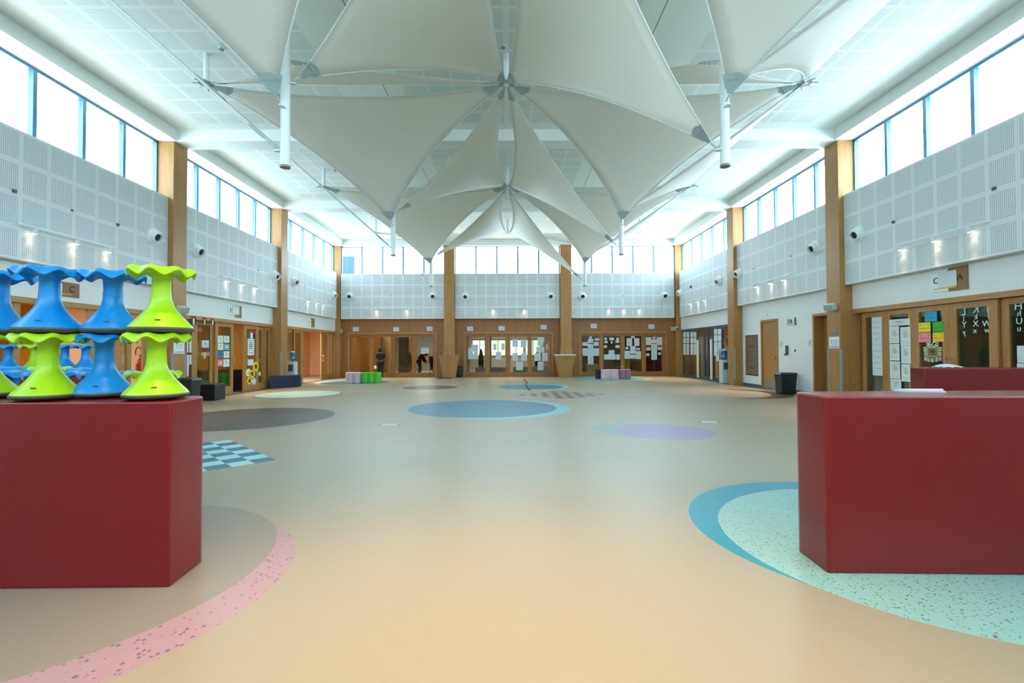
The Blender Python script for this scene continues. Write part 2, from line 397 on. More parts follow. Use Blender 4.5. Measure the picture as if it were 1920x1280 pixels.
# far wall timber
mb = MB()
HD = 2.47
OPEN = [(-9.11, -4.22), (-2.5, 2.46), (4.13, 9.02)]
xs = [-9.9] + [v for p in OPEN for v in p] + [9.9]
for i in range(0, len(xs), 2): mb.box(xs[i], xs[i+1], YF, YF+.3, 0, HD)
mb.box(-9.9, 9.9, YF, YF+.3, HD, 3.4)
struct(mb.build('wall_far', OAKX))
mb = MB().box(-10.15, 10.15, YF-.08, YF+.3, 3.4, 5.86)
trim(mb, WHITE)
for a, b in OPEN:                                  # door surround proud of the timber
    trim(MB().box(a-.1, a, YF-.03, YF, 0, HD+.1).box(b, b+.1, YF-.03, YF, 0, HD+.1).box(a, b, YF-.03, YF, HD, HD+.1), OAK)

# columns
def column(x0, x1, y0, y1, label, guards):
    t = thing('column', label, 'column', ((x0+x1)/2, (y0+y1)/2, 0), 'oak clad columns')
    MB().box(x0, x1, y0, y1, 0, ZB).build('shaft', OAK, t, bevel=.006, seg=1)
    for g in guards:
        MB().box(*g).build('corner_guard', GUARD, t, bevel=.004, seg=1)
    return t
names = {(-1,2): 'oak clad column on the left wall nearest the viewer, out of frame', }
for s in (-1, 1):
    for i, y in enumerate(COLY):
        desc = ['behind the viewer', 'beside the viewer', 'just outside the frame', 'nearest the viewer in the photo', 'second from the viewer'][i]
        gs = []
        if i >= 3:
            g0 = s*XC
            gs = [(g0-s*.006, g0+s*.05, y-.006, y+.05, .25, 1.5), (g0-s*.006, g0+s*.05, y+CD-.05, y+CD+.006, .25, 1.5)]
        extra = {(-1,3): 'tall oak column on the left wall behind the green stools', (1,3): 'tall oak column on the right wall beside the recessed door',
                 (-1,4): 'tall oak column on the left wall by the navy bench', (1,4): 'tall oak column on the right wall beside the white water cooler'}.get((s,i), 'oak column on the %s wall %s' % (SIDE[s], desc))
        if i < 2: continue
        column(s*XC, s*10.1, y, y+CD, extra, gs)
    column(s*9.56, s*10.1, 27.3, 27.55, 'slim oak corner column where %s wall meets the far wall' % SIDE[s], [])
for x0, x1, l in ((-3.65, -3.05, 'tall oak column on the far wall behind the plain tapered podium'), (2.95, 3.58, 'tall oak column on the far wall behind the white topped podium')):
    column(x0, x1, 27.1, 27.6, l, [(x0-.006, x0+.04, 27.094, 27.14, .3, 1.5), (x1-.04, x1+.006, 27.094, 27.14, .3, 1.5)])
# guards on the corner boarding of the far wall
for px in (635, 655, 872, 1088, 1268.5, 1277):
    p = PY(px, 680, YF); 
    if abs(p.x) < 9.85:
        o = MB().box(p.x-.03, p.x+.03, YF-.02, YF, .35, 1.5).build('wall_guard', GUARD)
        tag(o, 'slim blue grey guard strip on the far timber wall %s' % {635:'in the left corner',655:'left of the left glazed doors',872:'by the small dark bin',1088:'left of the right glazed doors',1268.5:'in the right corner',1277:'in the far right corner'}[px], 'guard strip')

# acoustic panels
MY = panel_mat('perforated side panel', 'Y', (13.60-7.75)/10, .6425)
MX = panel_mat('perforated far panel', 'X', 5.85/10, .6425)
pl = {(-1,2): 'above the left classroom behind the stools', (-1,3): 'above the flag decorated left doors', (-1,4): 'above the open left doorway near the corner',
      (1,2): 'above the right classroom with letters on the glass', (1,3): 'above the white wall with the single wooden door', (1,4): 'above the grey framed glazed doors on the right'}
for s in (-1, 1):
    for i, (a, b) in enumerate(BAYS):
        if i < 1: continue
        lab = 'large white perforated wall panel '+pl.get((s,i), 'beside the viewer on the %s wall' % SIDE[s])
        b2 = 26.9 if i == 4 else b
        o = MB().box(s*XP, s*(XW-.015), a+.03, b2-.01, 3.33, 5.90).build('acoustic_panel', MY, loc=(s*XP, a+.02, 3.33), bevel=0)
        tag(o, lab, 'wall panel', 'perforated white wall panels')
for a, b, l in ((-9.52, -3.67, 'left of the far columns'), (-3.03, 2.93, 'between the two far columns'), (3.6, 9.45, 'right of the far columns')):
    o = MB().box(a, b, 27.3, YF-.08, 3.33, 5.90).build('acoustic_panel', MX, loc=(a, 27.3, 3.33))
    tag(o, 'large white perforated panel on the far wall, '+l, 'wall panel', 'perforated white wall panels')

# clerestory windows
wn = 0
def window(axis, fixed, a, b, n, s, z0=5.86):
    """axis 'Y': runs along Y at X=fixed"""
    global wn
    wn += 1; t = sthing('window_%d' % wn, (fixed, (a+b)/2, 5.86) if axis == 'Y' else ((a+b)/2, fixed, 5.86))
    z1 = ZB
    def bx(mb, u0, u1, d, za, zb):
        if axis == 'Y': mb.box(fixed-d, fixed+d, u0, u1, za, zb)
        else: mb.box(u0, u1, fixed-d, fixed+d, za, zb)
        return mb
    fr = MB(); bx(fr, a, b, .06, z0, z0+.06); bx(fr, a, b, .06, z1-.06, z1); bx(fr, a, a+.05, .06, z0, z1); bx(fr, b-.05, b, .06, z0, z1)
    fr.build('frame', ALU, t)
    for k in range(1, n):
        u = a+(b-a)*k/n
        bx(MB(), u-.045, u+.045, .06, z0+.06, z1-.06).build('mullion', ALU, t)
    for k in range(n):
        u0 = a+(b-a)*k/n+.045; u1 = a+(b-a)*(k+1)/n-.045
        bx(MB(), u0, u1, .006, z0+.06, z1-.06).build('pane', WGLASS, t)
for s in (-1, 1):
    for i, (a, b) in enumerate(BAYS): window('Y', s*10.0, a, b, 5, s)
window('X', 27.5, -9.56, -3.65, 5, 1); window('X', 27.5, -3.05, 2.95, 5, 1); window('X', 27.5, 3.58, 9.56, 5, 1)
window('X', -5.45, -9.56, 9.56, 14, 1)
# building outside the first far pane
o = MB().box(-11.15, -9.95, 31, 31.8, -1, 7.65).build('neighbouring_block', mat('blue cladding', sr(14,62,128), .4)); tag(o, 'blue clad building block seen through the far left clerestory pane', 'building')

# ---------------------------------------------------------------- sails
YT = [6.91-6.47, 6.91, 13.38, 19.85]
HZ = 7.2; XT = 3.19; XH = 6.38
for s in (-1, 1):
    for i, y in enumerate(YT[1:]):
        t = thing('sail_post', 'white tubular post hanging from the ceiling, %s row, %s from the viewer' % (SIDE[s], ['nearest', 'second', 'farthest'][i]), 'post', (s*XT, y, 4.16), 'hanging sail posts')
        MB().lathe([(.04,4.17),(.066,4.17),(.066,ZC)], (s*XT, y, 0), 24).build('tube', MEMB, t, smooth=True)
        MB().lathe([(.03,4.155),(.072,4.155),(.072,4.185),(.03,4.185)], (s*XT, y, 0), 24).build('end_cap', mat('bronze cap', sr(150,140,120), .5), t, smooth=True)
        for dx, dy, z in ((0,-1,5.0), (1,0,5.38), (-1,0,4.40), (0,1,5.76)):
            p = Vector((s*XT+dx*.06, y+dy*.06, z)); q = p+Vector((dx, dy, 0))*.1; n = Vector((-dy, dx, 0))*.045
            MB().prism([(p-n)[:2], (q-n*.5)[:2], (q+n*.5)[:2], (p+n)[:2]], z-.008, z+.008).build('eye_plate', MEMB, t)
hub_lab = {0: 'centre', -1: 'left', 1: 'right'}
for sx in (-1, 0, 1):
    for i in range(4):
        y = 6.91-3.235+6.47*i
        if i == 0: continue
        t = thing('sail_hub', 'white ceiling hub where sail corners meet, %s row, %s from the viewer' % (hub_lab[sx], ['', 'nearest', 'second', 'farthest'][i]), 'hub', (sx*XH, y, ZC), 'ceiling sail hubs')
        MB().tube((sx*XH, y, HZ-.05), (sx*XH, y, ZC), .057, 20).build('stem', MEMB, t, smooth=True)
        MB().lathe([(.05,-.012),(.15,-.012),(.15,.012),(.05,.012)], (sx*XH, y, HZ), 16).build('ring_plate', CABLE, t)
        for k in range(8):
            a = PI/4*k+PI/8; c, s_ = math.cos(a), math.sin(a)
            MB().tube((sx*XH+c*.12, y+s_*.12, HZ), (sx*XH+c*.26, y+s_*.26, HZ-.03), .014, 6).build('shackle', CABLE, t)

def sail(A, B, L, label, bulge=.10, n=20):
    Cn = [Vector(A), Vector(B), Vector(L)]; cen = (Cn[0]+Cn[1]+Cn[2])/3
    Cn = [p+(cen-p).normalized()*.06 for p in Cn]
    nrm = (Cn[1]-Cn[0]).cross(Cn[2]-Cn[0]).normalized()
    if nrm.z < 0: nrm = -nrm
    sag = {}
    for i, j in ((0,1),(1,2),(0,2)):
        k = 3-i-j; e = Cn[j]-Cn[i]; inw = (Cn[k]-Cn[i]); inw = (inw-e.normalized()*inw.dot(e.normalized())).normalized()
        sag[(i,j)] = inw*e.length*(.042 if (i,j) == (0,1) else .058)
    idx = {}; vs = []; fs = []
    def P(b):
        p = Cn[0]*b[0]+Cn[1]*b[1]+Cn[2]*b[2]
        for (i,j), v in sag.items(): p = p+v*(4*b[i]*b[j])
        return p-nrm*(27*b[0]*b[1]*b[2]*bulge)
    cut = {(n,0), (0,n), (0,0)}                    # the corners are cut off where the clamp plates sit
    for i in range(n+1):
        for j in range(n+1-i):
            if (i,j) in cut: continue
            idx[(i,j)] = len(vs); vs.append(P([i/n, j/n, 1-i/n-j/n]))
    for i in range(n):
        for j in range(n-i):
            for tri in (((i,j),(i+1,j),(i,j+1)), ((i+1,j),(i+1,j+1),(i,j+1))):
                if all(q in idx for q in tri): fs.append(tuple(idx[q] for q in tri))
    t = thing('shade_sail', label, 'shade sail', cen, 'triangular ceiling sails')
    mb = MB(); mb.add(vs, fs); o = mb.build('canopy', SAIL, t, smooth=True)
    sd = o.modifiers.new('thick', 'SOLIDIFY'); sd.thickness = .004
    for i, j in ((0,1),(1,2),(0,2)):
        pts = []
        for k in range(17):
            u = .035+.93*k/16; b = [0, 0, 0]; b[i] = 1-u; b[j] = u; pts.append(P(b))
        MB().path(pts, .010, 6).build('edge_cable', MEMB, t, smooth=True)
    for i in range(3):
        j, k = (i+1) % 3, (i+2) % 3
        def Q(u, v):                               # point near corner i
            b = [0, 0, 0]; b[i] = 1-u-v; b[j] = u; b[k] = v; return P(b)
        w_ = 1/n; c = Q(0, 0); e0, e1 = Q(w_*1.35, 0), Q(0, w_*1.35)
        fan = [c.lerp(e0, .22), c.lerp(e0, .8)]+[Q(w_*1.35*(1-q/8), w_*1.35*q/8).lerp(c, -.22*math.sin(PI*q/8)) for q in range(9)]+[c.lerp(e1, .8), c.lerp(e1, .22)]
        m_ = MB(); f1 = [p+nrm*.009 for p in fan]; f2 = [p-nrm*.009 for p in fan]; K_ = len(fan)
        m_.add(f1+f2, [tuple(range(K_)), tuple(range(2*K_-1,K_-1,-1))]+[(q,K_+q,K_+(q+1)%K_,(q+1)%K_) for q in range(K_)])
        for q in (1, 3, 5, 7):
            h = Q(w_*1.2*(1-q/8), w_*1.2*q/8).lerp(c, -.05); m_.tube(h-nrm*.022, h+nrm*.022, .013, 6)
        d = (c-cen).normalized()
        m_.tube(c.lerp(cen, .02), c+d*.05, .014, 8)
        for e in (e0, e1):
            m_.tube(c.lerp(e, .45), e.lerp(c, -.12), .015, 6)
        m_.build('corner_plate', PLATE, t)
    return t
ordn = ['overhead', 'nearest visible', 'second', 'farthest']
for i in range(1, 4):
    y = YT[i]; h0, h1 = y-3.235, y+3.235
    for s in (-1, 1):
        x = s*XT; xa, xb = (0, s*XH)
        xl, xr = min(xa, xb), max(xa, xb)
        tail = '%s row, %s post' % (SIDE[s], ['', 'nearest', 'second', 'farthest'][i])
        sail((xl, h0, HZ), (xr, h0, HZ), (x-.03, y-.12, 5.04), 'white triangular sail on the near side of its post, '+tail)
        sail((xl, h1, HZ), (xr, h1, HZ), (x, y+.12, 5.80), 'white triangular sail on the far side of its post, '+tail)
        sail((xr, h0, HZ), (xr, h1, HZ), (x+.12, y, 5.42), 'white triangular sail on the right of its post, '+tail)
        sail((xl, h0, HZ), (xl, h1, HZ), (x-.12, y, 4.43), 'white triangular sail on the left of its post, '+tail, 0 if s < 0 else .06)

# ceiling detectors
for px, py, l in ((415, 90, 'left of the nearest left post'), (943, 86, 'above the nearest centre hub'), (628, 318, 'near the second left hub'), (952, 318, 'above the second centre hub')):
    d = ray(px, py); p = CAM+d*((ZC-H)/d.z)
    t = thing('smoke_detector', 'small round white smoke detector on the ceiling '+l, 'smoke detector', p)
    MB().lathe([(.055,-.02),(.06,0)], p, 16).build('base', MEMB, t, smooth=True)
    MB().lathe([(.02,-.06),(.045,-.05),(.045,-.02)], p, 16).build('sensor_head', mat('grey sensor', sr(150,158,158), .5), t, smooth=True)

# ---------------------------------------------------------------- wall fittings
def vent(p, nrm, label):
    n = Vector(nrm); M = n.to_track_quat('Z', 'Y').to_matrix()
    t = thing('air_nozzle', label, 'air vent', p, 'round air nozzles')
    MB().lathe([(.235,0),(.235,.02),(.20,.035),(.17,.03)], p, 32, M).build('flange', MEMB, t, smooth=True)
    tilt = Vector((0,-.25,-.35)) if abs(n.x) > .5 else Vector((0,0,-.35))
    n2 = (n+tilt).normalized(); M2 = n2.to_track_quat('Z', 'Y').to_matrix(); q = Vector(p)+n*.02
    nz = MB().lathe([(.185,0),(.175,.08),(.135,.17),(.11,.17),(.10,.06),(.02,.055)], q, 32, M2).build('nozzle', MEMB, t, smooth=True)
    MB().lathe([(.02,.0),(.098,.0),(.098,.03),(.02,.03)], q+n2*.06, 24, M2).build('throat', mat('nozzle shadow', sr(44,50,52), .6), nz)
for px, py, l in ((288,443,'on the left wall nearest the viewer'),(370,471,'left wall, near end of the second panel'),(515,517,'left wall, far end of the second panel'),(551,528,'left wall, near end of the third panel'),(625,553,'left wall by the far corner')):
    q = WX(px, py, -XP); vent(q, (1,0,0), 'round white air nozzle '+l)
for px, py, l in ((1609,439,'on the right wall nearest the viewer'),(1528,465,'right wall, near end of the second panel'),(1385,513,'right wall, far end of the second panel'),(1349,527,'right wall, near end of the third panel'),(1275.6,549,'right wall by the far corner')):
    q = WX(px, py, XP); vent(q, (-1,0,0), 'round white air nozzle '+l)
for px, py, l in ((656,555,'far left corner'),(812,555,'just left of the left far column'),(872.5,555.7,'just right of the left far column'),(1032.5,555,'just left of the right far column'),(1092,555,'just right of the right far column'),(1246,554,'far right corner')):
    vent(PY(px, py, 27.3), (0,-1,0), 'round white air nozzle on the far wall, '+l)

LAMP = mat('lamp glow', (1,.82,.6,1), .5, emit=14)
def track(pts, heads, nrm, label):
    n = Vector(nrm)*.14; a, b = Vector(pts[0])+n, Vector(pts[1])+n
    t = thing('track_light', label, 'track light', (a+b)/2, 'wall mounted track lights')
    d = (b-a).normalized()
    up = Vector((0,0,.016)); sd = n.normalized()*.017
    m_ = MB(); v = [a-up-sd, a-up+sd, a+up+sd, a+up-sd]; w_ = [b-up-sd, b-up+sd, b+up+sd, b+up-sd]
    m_.add(v+w_, [(0,1,2,3),(7,6,5,4),(0,4,5,1),(1,5,6,2),(2,6,7,3),(3,7,4,0)]).build('rail', MEMB, t)
    for u in (.08, .92): q = a+(b-a)*u; MB().tube(q, q-n*1.1, .01, 8).build('bracket', MEMB, t)
    L = (b-a).length
    for h in heads:
        q = a+d*h; ax = Vector((0,0,-1))*.93-n.normalized()*.37
        hd_ = MB().tube(q+Vector((0,0,.01)), q+ax*.13, .042, 16, .046).build('lamp_head', MEMB, t, smooth=True)
        MB().tube(q+ax*.131, q+ax*.136, .038, 16).build('lamp_lens', LAMP, hd_)
        spot('track_spot', q+ax*.17, q+ax*.17+Vector((0,0,-1))-n.normalized()*.16, 2.6, (1,.70,.42), math.radians(75), .7, .03, t)
        spot('track_flood', q+ax*.17, q+ax*.17+Vector((0,0,-1))+n.normalized()*.35, TF, (1,.66,.34), math.radians(62), .8, .03, t)
TF = 200
def side_track(s, p0, p1, hp, label):
    a = WX(*p0, s*(XP-.14)); b = WX(*p1, s*(XP-.14)); z = (a.z+b.z)/2
    a = Vector((s*XP, a.y, 4.02)); b = Vector((s*XP, b.y, 4.02)); a, b = (a, b) if a.y < b.y else (b, a)
    hs = [WX(px, py, s*(XP-.14)).y-a.y for px, py in hp]
    track((a, b), hs, (-s,0,0), label)
side_track(-1, (38,424), (218,472), ((69,433),(148,453),(209,470)), 'white track light with three lit heads, left wall nearest the viewer')
side_track(-1, (416,520), (490,542), ((431,525),(459,534),(483,540)), 'white track light with three lit heads, left wall second panel')
side_track(-1, (574,561), (613,572), ((582.5,564),(598,568),(610,571)), 'white track light with three lit heads, left wall by the far corner')
side_track(1, (1857,418), (1676,466), ((1683,464),(1746,447),(1814,428)), 'white track light with three lit heads, right wall nearest the viewer')
side_track(1, (1482,517), (1411,536), ((1414,535),(1439,528),(1464,522)), 'white track light with three lit heads, right wall second panel')
side_track(1, (1327,558), (1288,569), ((1291,568),(1304,565),(1317,562)), 'white track light with three lit heads, right wall by the far corner')
def far_track(x0, x1, hs, label):
    a = PY(x0, 577, 27.16); b = PY(x1, 577, 27.16); a = Vector((a.x, 27.3, 3.92)); b = Vector((b.x, 27.3, 3.92))
    track((a, b), [PY(h, 577, 27.16).x-a.x for h in hs], (0,-1,0), label)
far_track(699, 771, (705,762), 'white track light with two lit heads on the far wall, left panel')
far_track(918, 989, (924.4,983), 'white track light with two lit heads on the far wall, middle panel')
far_track(1134, 1204, (1142,1170.7,1199.8), 'white track light with three lit heads on the far wall, right panel')

# small panel sensors
SENS = mat('sensor grey', sr(80,98,108), .5)
for s, px, py, l in ((-1,26,358,'left wall above the first track light, upper'),(-1,220,421,'left wall beside the first track light'),(-1,134,394,'left wall, tiny, above the first track light'),(1,1865,353,'right wall above the first track light'),(1,1676,416,'right wall beside the first track light'),(-1,484,507,'left wall second panel'),(1,1414,504,'right wall second panel'),(1,1484,480,'right wall second panel, nearer'),(-1,571,536,'left wall third panel'),(-1,609,548,'left wall third panel, farther'),(1,1329,532,'right wall third panel')):
    p = WX(px, py, s*XP); r = .03 if px in (26,220,1865,1676) else .018
    tag(MB().box(p.x+s*.01, p.x-s*.03, p.y-r*1.2, p.y+r*1.2, p.z-r, p.z+r).build('panel_sensor', SENS, loc=p), 'small dark square sensor on the perforated panel, '+l, 'sensor')
tag(MB().box(XP, XP-.05, 25.1, 25.25, 4.75, 4.87).build('alarm_beacon', mat('alarm red', sr(170,20,20), .4)), 'small red alarm beacon on the right wall panel near the far corner', 'alarm')
for px, l in ((734,'left panel'),(952,'middle panel'),(1168.5,'right panel')):
    p = PY(px, 554.5, 27.3); tag(MB().box(p.x-.02, p.x+.02, 27.27, 27.31, p.z-.03, p.z+.03).build('panel_sensor', SENS, loc=p), 'tiny dark sensor at the middle of the far wall %s' % l, 'sensor')

def speaker(p, d, label):
    d = Vector(d).normalized(); t = thing('wall_speaker', label, 'speaker', p)
    q = Vector(p)+d*.16; M = Matrix.Translation(q) @ (d+Vector((0,0,-.35))).normalized().to_track_quat('Y', 'Z').to_matrix().to_4x4()
    m_ = MB(); m_.prism([(-.16,-.07),(.16,-.07),(.13,.09),(-.13,.09)], -.095, .095)
    m_.v = [M@v for v in m_.v]; m_.build('cabinet', mat('speaker ivory', sr(196,206,200), .5), t, bevel=.012)
    g = MB(); g.box(-.12, .12, .09, .10, -.08, .08); g.v = [M@v for v in g.v]; g.build('grille', mat('speaker grille', sr(160,172,168), .6), t)
    MB().tube(p, q-d*.03, .028, 12).tube(Vector(p)+Vector((0,0,-.05)), Vector(p)+Vector((0,0,.05)), .03, 12).build('bracket', MEMB, t)
speaker((-XC, 13.9, 2.72), (.8,-.35,0), 'ivory loudspeaker bracketed to the left column above the green stools')
speaker((XC, 13.9, 2.72), (-.8,-.35,0), 'ivory loudspeaker bracketed to the right column above the face mask notice')
speaker((PY(636,617,27.6).x, 27.58, 2.65), (.5,-.8,0), 'ivory loudspeaker in the far left corner')
speaker((PY(1264,611,27.6).x, 27.58, 2.7), (-.5,-.8,0), 'ivory loudspeaker in the far right corner')
p = Vector((9.56, 27.25, 2.75)); t = thing('dome_camera', 'small white dome camera in the far right corner beside the loudspeaker', 'camera', p)
MB().tube(p, p+Vector((0,-.1,0)), .07, 16).build('housing', MEMB, t, smooth=True); MB().lathe([(.002,-.07),(.04,-.05),(.055,-.02),(.06,0)], p+Vector((0,-.12,0)), 16).build('lens_dome', DARK, t, smooth=True)

# ---------------------------------------------------------------- doors
dn = 0
def handle(parent, s, y, z, n=(0,0,0), L=.28, m=STEEL):
    """bar handle on a side wall leaf"""
    x = s*XG; k = -s*.07
    MB().path([(x-s*.035, y, z), (x-s*.035+k, y, z), (x-s*.035+k, y, z+L), (x-s*.035, y, z+L)], .011, 8).build('handle', m, parent, smooth=True)
def leaf_Y(t, s, y0, y1, st=.13, z1=None, zg=.27, hnd=None, x=None, glass=True, m=None, top=.13):
    x = x if x is not None else s*XG; z1 = z1 or ZH-.13; a, b = x-s*.03, x+s*.03; m = m or OAK
    fr = MB().box(a, b, y0, y0+st, .01, z1).box(a, b, y1-st, y1, .01, z1).box(a, b, y0+st, y1-st, z1-top, z1).box(a, b, y0+st, y1-st, .01, zg)
    o = fr.build('leaf', m, t)
    if glass: MB().box(x-.004, x+.004, y0+st, y1-st, zg, z1-top).build('glass', GLASS, o)
    if hnd is not None: handle(o, s, hnd, 1.0)
    return o
def door_set(s, a, b, leaves, header=OAKH):
    global dn
    dn += 1; t = sthing('door_%d' % dn, (s*XG, (a+b)/2, 0))
    MB().box(s*XW-s*.03, s*10.1, a, b, ZH-.12, ZH).build('header', header, t)
    MB().box(s*XW-s*.02, s*10.1, a, a+.09, 0, ZH-.12).build('jamb', OAK, t); MB().box(s*XW-s*.02, s*10.1, b-.09, b, 0, ZH-.12).build('jamb', OAK, t)
    for L in leaves: leaf_Y(t, s, **L)
    return t
yL = lambda px: WX(px, 640, -XG).y
yR = lambda px: WX(px, 640, XG).y
# left bay one (behind the stools): open pair in the middle
door_set(-1, 7.73, 13.62, [dict(y0=7.83, y1=8.85), dict(y0=8.85, y1=9.78, st=.2, hnd=9.68), dict(y0=yL(162), y1=yL(215), st=.16, hnd=yL(170)), dict(y0=yL(213), y1=yL(250), st=.14, x=-XG-.08), dict(y0=13.05, y1=13.53, st=.1)])
# left bay two
door_set(-1, 14.2, 20.09, [dict(y0=14.29, y1=15.15, st=.1), dict(y0=yL(366), y1=yL(402), st=.17, x=-XG-.07), dict(y0=yL(402), y1=yL(436), st=.16, hnd=yL(434.5)),
    dict(y0=yL(456), y1=yL(483.5), st=.19, hnd=yL(459)), dict(y0=yL(483), y1=yL(496.5), st=.12, x=-XG-.07), dict(y0=yL(496), y1=19.99, st=.1, x=-XG-.02)])
# left bay three: wide open doorway
door_set(-1, 20.67, 27.3, [dict(y0=20.76, y1=yL(549), st=.16), dict(y0=yL(547), y1=yL(567.5), st=.28, x=-XG-.0, hnd=yL(566)), dict(y0=yL(601.5), y1=yL(618), st=.2, hnd=yL(602.5)), dict(y0=yL(617.5), y1=27.2, st=.12, x=-XG-.07)])
# right bay one
door_set(1, 7.73, 13.62, [dict(y0=yR(1660), y1=yR(1615), st=.14, x=XG+.05), dict(y0=yR(1714), y1=yR(1661), st=.16, x=XG+.02), dict(y0=yR(1782), y1=yR(1714.2), st=.17, hnd=yR(1779)),
    dict(y0=yR(1874), y1=yR(1782.5), st=.18, hnd=yR(1788)), dict(y0=8.62, y1=yR(1875), st=.16, x=XG+.06), dict(y0=7.82, y1=8.62, st=.16)])
# far sets
def far_set(a, b, closed):
    global dn
    dn += 1; t = sthing('door_%d' % dn, ((a+b)/2, YF+.1, 0)); n = 4; wd = (b-a)/n; y = YF+.1
    MB().box(a, b, YF+.04, YF+.16, HD-.06, HD).build('header', OAK, t)
    for k in range(n):
        x0 = a+wd*k; x1 = x0+wd; st = .125; z1 = HD-.06
        o = MB().box(x0, x0+st, y-.03, y+.03, .01, z1).box(x1-st, x1, y-.03, y+.03, .01, z1).box(x0+st, x1-st, y-.03, y+.03, z1-.11, z1).box(x0+st, x1-st, y-.03, y+.03, .01, .26).build('leaf', OAKX, t)
        MB().box(x0+st, x1-st, y-.004, y+.004, .26, z1-.11).build('glass', GLASS, o)
        if k in (1, 2):
            hx = x1-.06 if k == 1 else x0+.06
            MB().path([(hx, y-.03, 1.0), (hx, y-.08, 1.0), (hx, y-.08, 1.25), (hx, y-.03, 1.25)], .012, 8).build('handle', STEEL, o)
for a, b in OPEN: far_set(a, b, True)
# right bay two: plain timber door and recessed door
dn += 1; t = sthing('door_%d' % dn, (XW, 18.02, 0))
MB().box(XW-.02, 10.1, 17.42, 17.50, 0, ZH).box(XW-.02, 10.1, 18.54, 18.62, 0, ZH).box(XW-.02, 10.1, 17.50, 18.54, ZH-.08, ZH).build('frame', OAK, t)
lf = MB().box(XW+.02, XW+.06, 17.50, 18.54, .01, ZH-.08).build('leaf', OAK, t)
MB().box(XW+.012, XW+.02, 17.55, 18.49, .02, .32).build('kick_plate', STEEL, lf)
MB().path([(XW+.02, 17.64, 1.22), (XW-.05, 17.64, 1.22), (XW-.05, 17.80, 1.22)], .012, 8).lathe([(.002,0),(.025,0),(.025,.01),(.002,.01)], (XW+.01, 17.64, 1.12), 12, Matrix.Rotation(-PI/2, 3, 'Y')).build('handle', STEEL, lf)
dn += 1; t = sthing('door_%d' % dn, (XW, 14.9, 0))
MB().box(XW-.02, 10.3, 14.35, 14.43, 0, ZH).box(XW-.02, 10.3, 15.34, 15.42, 0, ZH).box(XW-.02, 10.3, 14.43, 15.34, ZH-.08, ZH).build('frame', OAK, t)
lf = MB().box(10.15, 10.19, 14.43, 15.34, .01, ZH-.08).build('leaf', OAK, t)
MB().box(10.142, 10.15, 15.0, 15.08, 1.2, 1.6).build('vision_panel', DARK, lf); MB().tube((10.15, 15.2, 1.05), (10.10, 15.2, 1.05), .02, 10).build('handle', STEEL, lf)
# right bay three: grey metal glazed screen
dn += 1; t = sthing('door_%d' % dn, (XG, 24, 0))
cuts = [20.75, yR(1354), yR(1337.5), yR(1328), yR(1321), yR(1308), yR(1293.5), 27.2]
cuts = sorted(cuts)
MB().box(XW-.02, XG+.05, 20.67, 27.3, ZH-.12, ZH).box(XW-.02, XG+.05, 20.67, 27.3, 0, .05).build('frame', GREYALU, t)
for i in range(len(cuts)-1):
    a, b = cuts[i], cuts[i+1]; st = .07; z1 = ZH-.12; x = XG
    o = MB().box(x-.03, x+.03, a, a+st, .05, z1).box(x-.03, x+.03, b-st, b, .05, z1).box(x-.03, x+.03, a+st, b-st, z1-.08, z1).box(x-.03, x+.03, a+st, b-st, .05, .16).build('leaf', GREYALU, t)
    MB().box(x-.004, x+.004, a+st, b-st, .16, z1-.08).build('glass', GLASS, o)
for px in (1308, 1333.5):
    y = WX(px, 650, XG-.1).y; MB().box(XG-.13, XG-.07, y-.07, y+.07, .06, 2.0).build('pull_bar', MEMB, t)
# baseboard
struct(MB().box(XW-.012, XW, 15.42, 17.42, 0, .12).box(XW-.012, XW, 18.62, 20.09, 0, .12).build('baseboard_right', mat('blue grey vinyl', sr(70,98,116), .4)))

# ---------------------------------------------------------------- rooms beyond the glass
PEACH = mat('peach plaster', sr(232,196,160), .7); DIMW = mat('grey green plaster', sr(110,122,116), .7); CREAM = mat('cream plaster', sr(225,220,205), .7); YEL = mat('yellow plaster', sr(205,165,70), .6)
def room(side_name, x0, x1, y0, y1, z1, wall, back, open_side):
    """box room open on one side"""
    mb = MB(); th = .12
    if open_side != 'x0': mb.box(x0-th, x0, y0, y1, 0, z1)
    if open_side != 'x1': mb.box(x1, x1+th, y0, y1, 0, z1)
    if open_side != 'y0': mb.box(x0, x1, y0-th, y0, 0, z1)
    if open_side != 'y1': mb.box(x0, x1, y1, y1+th, 0, z1)
    struct(mb.build('wall_'+side_name, wall))
    struct(MB().box(x0, x1, y0, y1, z1, z1+.1).build('ceiling_'+side_name, back))
room('left_near_room', -14.2, -10.15, 7.6, 13.75, 3.0, AMBER, PEACH, 'x1')
trim(MB().box(-14.15, -14.05, 7.7, 13.6, 2.45, 3.0).box(-13.4, -10.2, 13.62, 13.70, 0, 3.0), PEACH)
room('left_middle_room', -14.2, -10.15, 14.15, 20.2, 3.0, AMBER, PEACH, 'x1')
room('left_far_room', -12.6, -10.15, 20.5, 30.5, 3.0, PEACH, CREAM, 'x1')
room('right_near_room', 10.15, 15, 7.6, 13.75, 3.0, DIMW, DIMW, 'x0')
room('right_far_room', 10.15, 14, 20.5, 27.5, 3.0, YEL, AMBER, 'x0')
struct(MB().box(10.2, 10.4, 14.2, 20.3, 0, 3).build('wall_right_cupboard', DARK))
